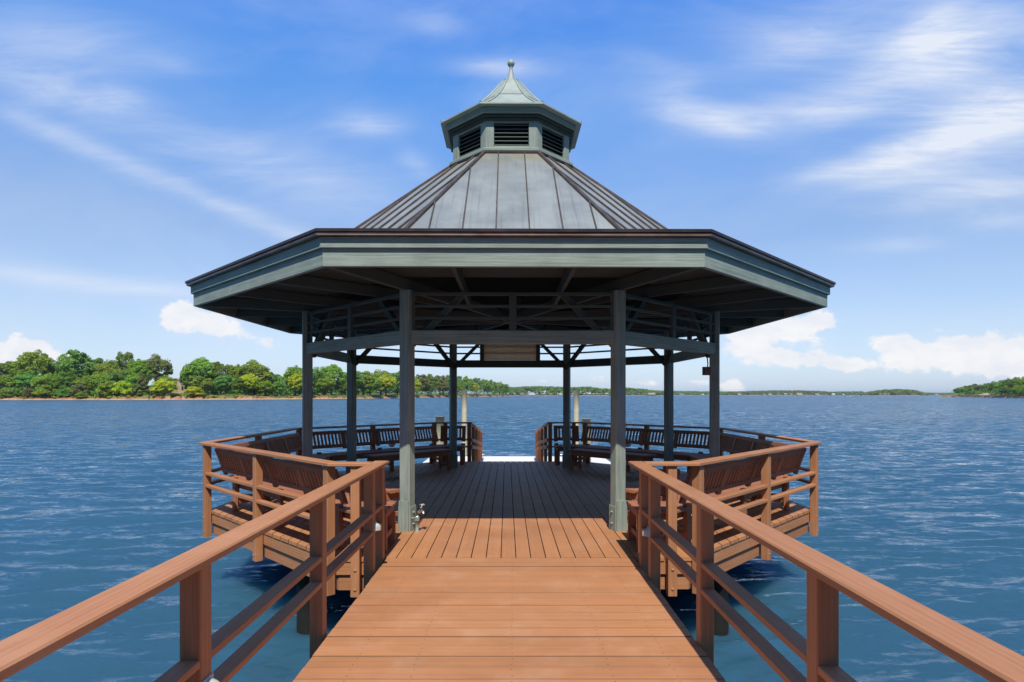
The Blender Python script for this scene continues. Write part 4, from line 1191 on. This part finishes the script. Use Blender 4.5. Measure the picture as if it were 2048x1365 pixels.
# ------------------------------------------------------------------ water
def build_water():
    g = np.random.default_rng(11)
    a_front = np.linspace(R(28), R(152), 760); a_back = np.linspace(R(152), R(388), 120)[1:-1]
    ang = np.concatenate([a_front, a_back]); na = len(ang)
    r1 = np.geomspace(1.5, 70, 330); r2 = np.geomspace(70, 1350, 40)[1:]
    rad = np.concatenate([r1, r2, 1350 + 1e-3 * np.arange(1, 13)]); nr = len(rad)
    RR, AA = np.meshgrid(rad, ang, indexing='ij')
    X = RR * np.cos(AA); Y = RR * np.sin(AA); Z = np.zeros_like(X)
    # outermost rings stretch out to the edge of the sheet
    ca, sa = np.cos(ang), np.sin(ang)
    edge = np.minimum(5100 / np.maximum(np.abs(ca), 1e-6), np.where(sa > 0, 5900 / np.maximum(sa, 1e-6), 1400 / np.maximum(-sa, 1e-6)))
    for q in range(1, 13):
        rr_ = 1350 * (np.maximum(edge, 1351) / 1350) ** (q / 12)
        X[nr - 13 + q] = rr_ * ca; Y[nr - 13 + q] = rr_ * sa
    step = np.maximum(np.gradient(rad)[:, None] * np.abs(np.sin(AA)) , RR * .003)
    for i in range(70):
        lam = math.exp(g.uniform(math.log(.22), math.log(2.4))); th = R(97) + g.normal() * R(17)
        sl = .05 * (1.0 if lam < .8 else .6 if lam < 1.4 else .2); amp = sl * lam / (2 * PI) * g.uniform(.5, 1.2)
        k = 2 * PI / lam; ph = g.uniform(0, 2 * PI)
        fade = np.clip((lam / step - 2.2) / 2.5, 0, 1)
        fade = fade * np.clip((75 - RR) / 35, 0, 1)
        s = np.sin(k * (X * math.cos(th) + Y * math.sin(th)) + ph + .5 * np.sin(.13 * X + i) + .4 * np.sin(.17 * Y + 2 * i))
        Z += amp * fade * (s + .25 * np.cos(2 * np.arcsin(np.clip(s, -1, 1))))
    V = np.stack([X, Y, Z + WATER_Z], -1).reshape(-1, 3)
    i = np.arange(nr - 1)[:, None]; j = np.arange(na)[None, :]; j2 = (j + 1) % na
    q = np.stack([i * na + j, (i + 1) * na + j, (i + 1) * na + j2, i * na + j2], -1).reshape(-1, 4)
    me = bpy.data.meshes.new('water'); n = len(q)
    cen = np.array([[0, 0, WATER_Z]]); V = np.concatenate([V, cen]); ci = len(V) - 1
    tri = np.stack([np.full(na, ci), np.arange(na), (np.arange(na) + 1) % na], -1)
    me.vertices.add(len(V)); me.vertices.foreach_set('co', V.astype(np.float32).ravel())
    loops = np.concatenate([q.ravel(), tri.ravel()]).astype(np.int32)
    me.loops.add(len(loops)); me.loops.foreach_set('vertex_index', loops)
    starts = np.concatenate([np.arange(n) * 4, n * 4 + np.arange(na) * 3]).astype(np.int32)
    me.polygons.add(n + na); me.polygons.foreach_set('loop_start', starts)
    me.polygons.foreach_set('use_smooth', np.ones(n + na, dtype=bool))
    me.update(calc_edges=True); me.validate()
    m, t, p, out = material('lake_water')
    pos = t.new('ShaderNodeNewGeometry').outputs['Position']
    gust = t.noise(t.mapv(pos, sc=(.006, .022, 1)), 1.0, 5, .6, .5)
    def slope(vec, det, rough):
        n = t.new('ShaderNodeTexNoise'); t.link(vec, n.inputs['Vector']); n.inputs['Scale'].default_value = 1.0
        n.inputs['Detail'].default_value = det; n.inputs['Roughness'].default_value = rough; n.inputs['Distortion'].default_value = .3
        v = t.new('ShaderNodeVectorMath', operation='SUBTRACT'); t.link(n.outputs['Color'], v.inputs[0]); v.inputs[1].default_value = (.5, .5, .5)
        return v.outputs[0]
    def vm(op, a, b_):
        n = t.new('ShaderNodeVectorMath', operation=op); t.link(a, n.inputs[0])
        if hasattr(b_, 'node'): t.link(b_, n.inputs[1])
        else: n.inputs[1].default_value = b_
        return n.outputs[0]
    s1 = vm('MULTIPLY', slope(t.mapv(pos, rot=(0, 0, R(8)), sc=(1.0, 2.9, 1)), 4, .6), (.50, 1.35, 0))
    s2 = vm('MULTIPLY', slope(t.mapv(pos, rot=(0, 0, R(-12)), sc=(4.2, 10.0, 1)), 3, .65), (.42, .95, 0))
    s0 = vm('MULTIPLY', slope(t.mapv(pos, rot=(0, 0, R(-5)), sc=(.75, .55, 1)), 2, .5), (.10, .30, 0))
    s3 = vm('MULTIPLY', slope(t.mapv(pos, rot=(0, 0, R(15)), sc=(13, 26, 1)), 2, .6), (.26, .44, 0))
    sv = vm('ADD', vm('ADD', vm('ADD', s1, s2), vm('ADD', s0, s3)), (0, -.21, 0))     # steeper faces of the chop look towards the pier
    sc_ = t.new('ShaderNodeVectorMath', operation='SCALE'); t.link(sv, sc_.inputs[0]); t.link(t.mrange(gust, .3, .7, .95, 1.3), sc_.inputs['Scale'])
    gn = t.new('ShaderNodeNewGeometry').outputs['Normal']
    nn = t.new('ShaderNodeVectorMath', operation='NORMALIZE'); t.link(vm('ADD', gn, sc_.outputs[0]), nn.inputs[0])
    t.link(nn.outputs[0], p.inputs['Normal'])
    c = t.mix(t.mrange(gust, .35, .65), col((.024, .078, .122)), col((.030, .094, .152)))
    t.link(c, p.inputs['Base Color'])
    p.inputs['Roughness'].default_value = .06; p.inputs['IOR'].default_value = 1.33
    p.subsurface_method = 'BURLEY'; p.inputs['Subsurface Weight'].default_value = 1.0; p.inputs['Subsurface Scale'].default_value = .9
    p.inputs['Subsurface Radius'].default_value = (.45, .8, 1.0)
    return struct(obj('water', me, m))
build_water()

# ------------------------------------------------------------------ air over the lake
HAZE = .00008
if HAZE:
    me = MB(); me.prism([(-5200, -1500), (5200, -1500), (5200, 6000), (-5200, 6000)], -7.5, 36)
    hm = bpy.data.materials.new('pale_air'); hm.use_nodes = True; t = NT(hm.node_tree); t.n.clear()
    o_ = t.new('ShaderNodeOutputMaterial'); v_ = t.new('ShaderNodeVolumePrincipled'); t.link(v_.outputs[0], o_.inputs['Volume'])
    v_.inputs['Color'].default_value = (.80, .90, 1, 1); v_.inputs['Density'].default_value = HAZE; v_.inputs['Anisotropy'].default_value = .2
    struct(obj('haze', me, hm), 'stuff')
# ------------------------------------------------------------------ sky, sun, camera
SUN_EL = R(54.4)
w = bpy.data.worlds.new('World'); bpy.context.scene.world = w; w.use_nodes = True
t = NT(w.node_tree); t.n.clear()
out = t.new('ShaderNodeOutputWorld'); bg = t.new('ShaderNodeBackground'); t.link(bg.outputs[0], out.inputs[0])
sky = t.new('ShaderNodeTexSky', sky_type='NISHITA'); sky.sun_disc = False; sky.sun_elevation = SUN_EL; sky.sun_rotation = PI
sky.air_density = 1.0; sky.dust_density = .6; sky.ozone_density = 2.5; sky.altitude = 0
dirv = t.new('ShaderNodeTexCoord').outputs['Generated']
sp = t.new('ShaderNodeSeparateXYZ'); t.link(dirv, sp.inputs[0])
ay = t.math('MAXIMUM', t.math('ABSOLUTE', sp.outputs[1]), .02)
U = t.math('DIVIDE', sp.outputs[0], ay); Vv = t.math('DIVIDE', sp.outputs[2], ay)
cb = t.new('ShaderNodeCombineXYZ'); t.link(U, cb.inputs[0]); t.link(Vv, cb.inputs[1]); uvw = cb.outputs[0]
def blob(px, py, su, sv, ang, st):
    m_ = t.mapv(uvw, ((px - 1024) / F, (790 - py) / F, 0), (0, 0, R(ang)), (su, sv, 1), 'TEXTURE')
    ln = t.new('ShaderNodeVectorMath', operation='DOT_PRODUCT'); t.link(m_, ln.inputs[0]); t.link(m_, ln.inputs[1])
    e = t.math('EXPONENT', t.math('MULTIPLY', ln.outputs['Value'], -1.0))
    return t.math('MULTIPLY', e, st)
def total(lst):
    s = None
    for q in lst:
        v = blob(*q); s = v if s is None else t.math('ADD', s, v)
    return s
cirr = [(150, 285, .17, .018, -24, .42), (420, 400, .20, .016, -24, .40), (560, 455, .12, .018, -20, .3), (100, 180, .12, .03, -14, .4), (245, 200, .05, .018, -10, .35), (740, 252, .065, .022, 2, .55), (985, 132, .075, .016, -3, .55),
        (110, 80, .17, .06, -8, .35), (830, 325, .035, .018, -35, .35), (130, 560, .20, .018, -9, .55), (330, 580, .09, .014, -6, .35), (870, 50, .05, .02, -8, .3), (420, 300, .30, .06, -22, .28), (620, 340, .16, .05, -14, .25), (340, 130, .05, .015, -12, .2)]
cirr2 = [(1345, 190, .05, .05, -50, .28), (1430, 240, .10, .026, -12, .62), (1600, 215, .15, .035, 12, .55), (1740, 180, .10, .05, 30, .45), (1860, 60, .08, .06, 40, .75), (1930, 120, .10, .05, 35, .6), (1700, 60, .22, .05, 10, .35),
         (1900, 270, .17, .035, 22, .75), (1990, 240, .12, .05, 20, .6), (1720, 330, .14, .022, 14, .55), (1920, 390, .14, .022, 8, .7), (1830, 360, .12, .02, 8, .4), (1990, 440, .06, .02, 0, .4), (1800, 490, .08, .012, 3, .35), (1600, 90, .12, .04, 20, .25), (1290, 120, .05, .02, -10, .2), (2100, 200, .25, .2, 0, .4)]
wn1 = t.noise(t.mapv(uvw, rot=(0, 0, R(20)), sc=(3.2, 13, 1)), 1.0, 6, .6, .7)
wn2 = t.noise(t.mapv(uvw, rot=(0, 0, R(-14)), sc=(3.0, 14, 1)), 1.0, 6, .6, .7)
fb1 = t.noise(t.mapv(uvw, rot=(0, 0, R(22)), sc=(6, 62, 1)), 1.0, 5, .65, 1.2)
fb2 = t.noise(t.mapv(uvw, rot=(0, 0, R(-17)), sc=(6, 62, 1)), 1.0, 5, .65, 1.2)
w1_ = t.math('MULTIPLY', t.mrange(wn1, .22, .76, .30, 1.25), t.mrange(fb1, .25, .75, .84, 1.12))
w2_ = t.math('MULTIPLY', t.mrange(wn2, .22, .76, .32, 1.2), t.mrange(fb2, .25, .75, .82, 1.14))
c1 = t.math('MULTIPLY', total(cirr), w1_); c2 = t.math('MULTIPLY', total(cirr2), w2_)
veil = t.math('MULTIPLY', t.mrange(t.noise(t.mapv(uvw, rot=(0, 0, R(14)), sc=(1.5, 4.0, 1)), 1.0, 6, .6, .6), .36, .78), .26)
cir = t.math('ADD', t.math('ADD', c1, c2), veil)
cum = [(395, 640, .055, .026, 0, .95), (350, 625, .03, .018, 0, .5), (470, 665, .05, .015, 0, .4), (540, 685, .05, .012, 0, .5), (60, 700, .045, .028, -12, .85), (0, 715, .04, .02, 0, .7), (110, 725, .05, .02, 0, .5),
       (1530, 665, .06, .030, 0, .75), (1590, 650, .035, .022, 0, .6), (1645, 640, .035, .016, 0, .7), (1480, 690, .05, .025, 0, .6), (1580, 715, .07, .02, 0, .55), (1640, 690, .03, .02, 0, .5), (1690, 730, .04, .012, 0, .6), (1460, 772, .028, .013, 0, .8), (1400, 765, .03, .008, 0, .4),
       (1780, 690, .04, .022, 0, .75), (1830, 705, .05, .022, 0, .65), (1900, 700, .045, .03, 0, .9), (1960, 715, .05, .026, 0, .8), (2010, 710, .045, .03, 0, .95), (2060, 720, .06, .03, 0, .9), (1850, 735, .12, .016, 0, .45), (1100, 765, .04, .010, 0, .35), (1190, 755, .05, .012, 0, .4), (1290, 768, .04, .010, 0, .4), (2250, 690, .12, .05, 0, .9), (-180, 690, .1, .05, 0, .9)]
cn = t.noise(t.mapv(uvw, sc=(22, 30, 1)), 1.0, 7, .58, .25)
cumf = t.math('ADD', total(cum), t.math('MULTIPLY', t.math('SUBTRACT', cn, .5), 1.9))
cumm = t.mrange(cumf, .36, .66)
cumm = t.math('MULTIPLY', cumm, t.mrange(total(cum), .08, .3))
soft = t.math('MULTIPLY', total(cum), .26)
# haze whitening towards the horizon
hz = t.math('EXPONENT', t.math('MULTIPLY', t.math('MAXIMUM', sp.outputs[2], 0.0), -7.0))
hs = t.new('ShaderNodeHueSaturation'); hs.inputs['Hue'].default_value = .508; hs.inputs['Saturation'].default_value = 1.0; hs.inputs['Value'].default_value = 1.0
t.link(sky.outputs[0], hs.inputs['Color'])
gain = t.ramp(t.math('MAXIMUM', sp.outputs[2], 0.0), [(.0, (1.20, 1.32, 1.62)), (.10, (1.30, 1.32, 1.42)), (.25, (1.18, 1.38, 1.52)), (.45, (.90, 1.75, 2.35)), (.56, (.84, 1.80, 2.75))])
tint = t.mix(1.0, hs.outputs[0], gain, 'MULTIPLY')
front = t.mrange(sp.outputs[1], -.25, .15)           # clouds stand over the lake; clear sky behind the viewer is dimmed to cut fill
base = t.mix(front, t.mix(1.0, tint, col((.20, .25, .31)), 'MULTIPLY'), tint)
cloud = t.mix(t.math('MULTIPLY', t.math('MINIMUM', t.math('MULTIPLY', cir, .80), .92, clamp=True), front), base, col((8.0, 8.4, 9.2)))
cloud = t.mix(t.math('MULTIPLY', hz, t.math('MULTIPLY', front, .6)), cloud, col((5.2, 6.5, 8.8)))
cloud = t.mix(t.math('MULTIPLY', t.math('MINIMUM', soft, .5, clamp=True), front), cloud, col((7.6, 8.0, 8.9)))
shade = t.mrange(t.noise(t.mapv(uvw, sc=(14, 26, 1)), 1.0, 5, .6), .3, .7)
cloud = t.mix(t.math('MULTIPLY', t.math('MULTIPLY', cumm, front), .92), cloud, t.mix(shade, col((8.0, 8.2, 8.8)), col((9.3, 9.2, 9.2))))
t.link(cloud, bg.inputs[0]); bg.inputs[1].default_value = .106

sd = bpy.data.lights.new('sun', 'SUN'); sd.energy = 5.0; sd.angle = R(.53); sd.color = (1, .955, .88)
so = bpy.data.objects.new('sun', sd); C.objects.link(so); so.rotation_euler = (PI / 2 - SUN_EL, 0, R(0.4)); so.location = (0, -20, 30)

cd = bpy.data.cameras.new('camera'); cd.sensor_width = 36; cd.lens = F / 2048 * 36
cd.shift_y = (790 - 682.5) / 2048; cd.clip_start = .05; cd.clip_end = 20000
co = bpy.data.objects.new('camera', cd); C.objects.link(co); co.location = (0, 0, CAMZ); co.rotation_euler = (PI / 2, 0, 0)
sc = bpy.context.scene; sc.camera = co
sc.render.engine = 'CYCLES'
sc.cycles.use_denoising = True
sc.cycles.max_bounces = 10; sc.cycles.diffuse_bounces = 5; sc.cycles.glossy_bounces = 3; sc.cycles.transparent_max_bounces = 4
sc.cycles.caustics_reflective = False; sc.cycles.caustics_refractive = False
sc.cycles.sample_clamp_indirect = 6
sc.view_settings.view_transform = 'Standard'; sc.view_settings.look = 'None'; sc.view_settings.exposure = 0.0; sc.view_settings.gamma = 1.0
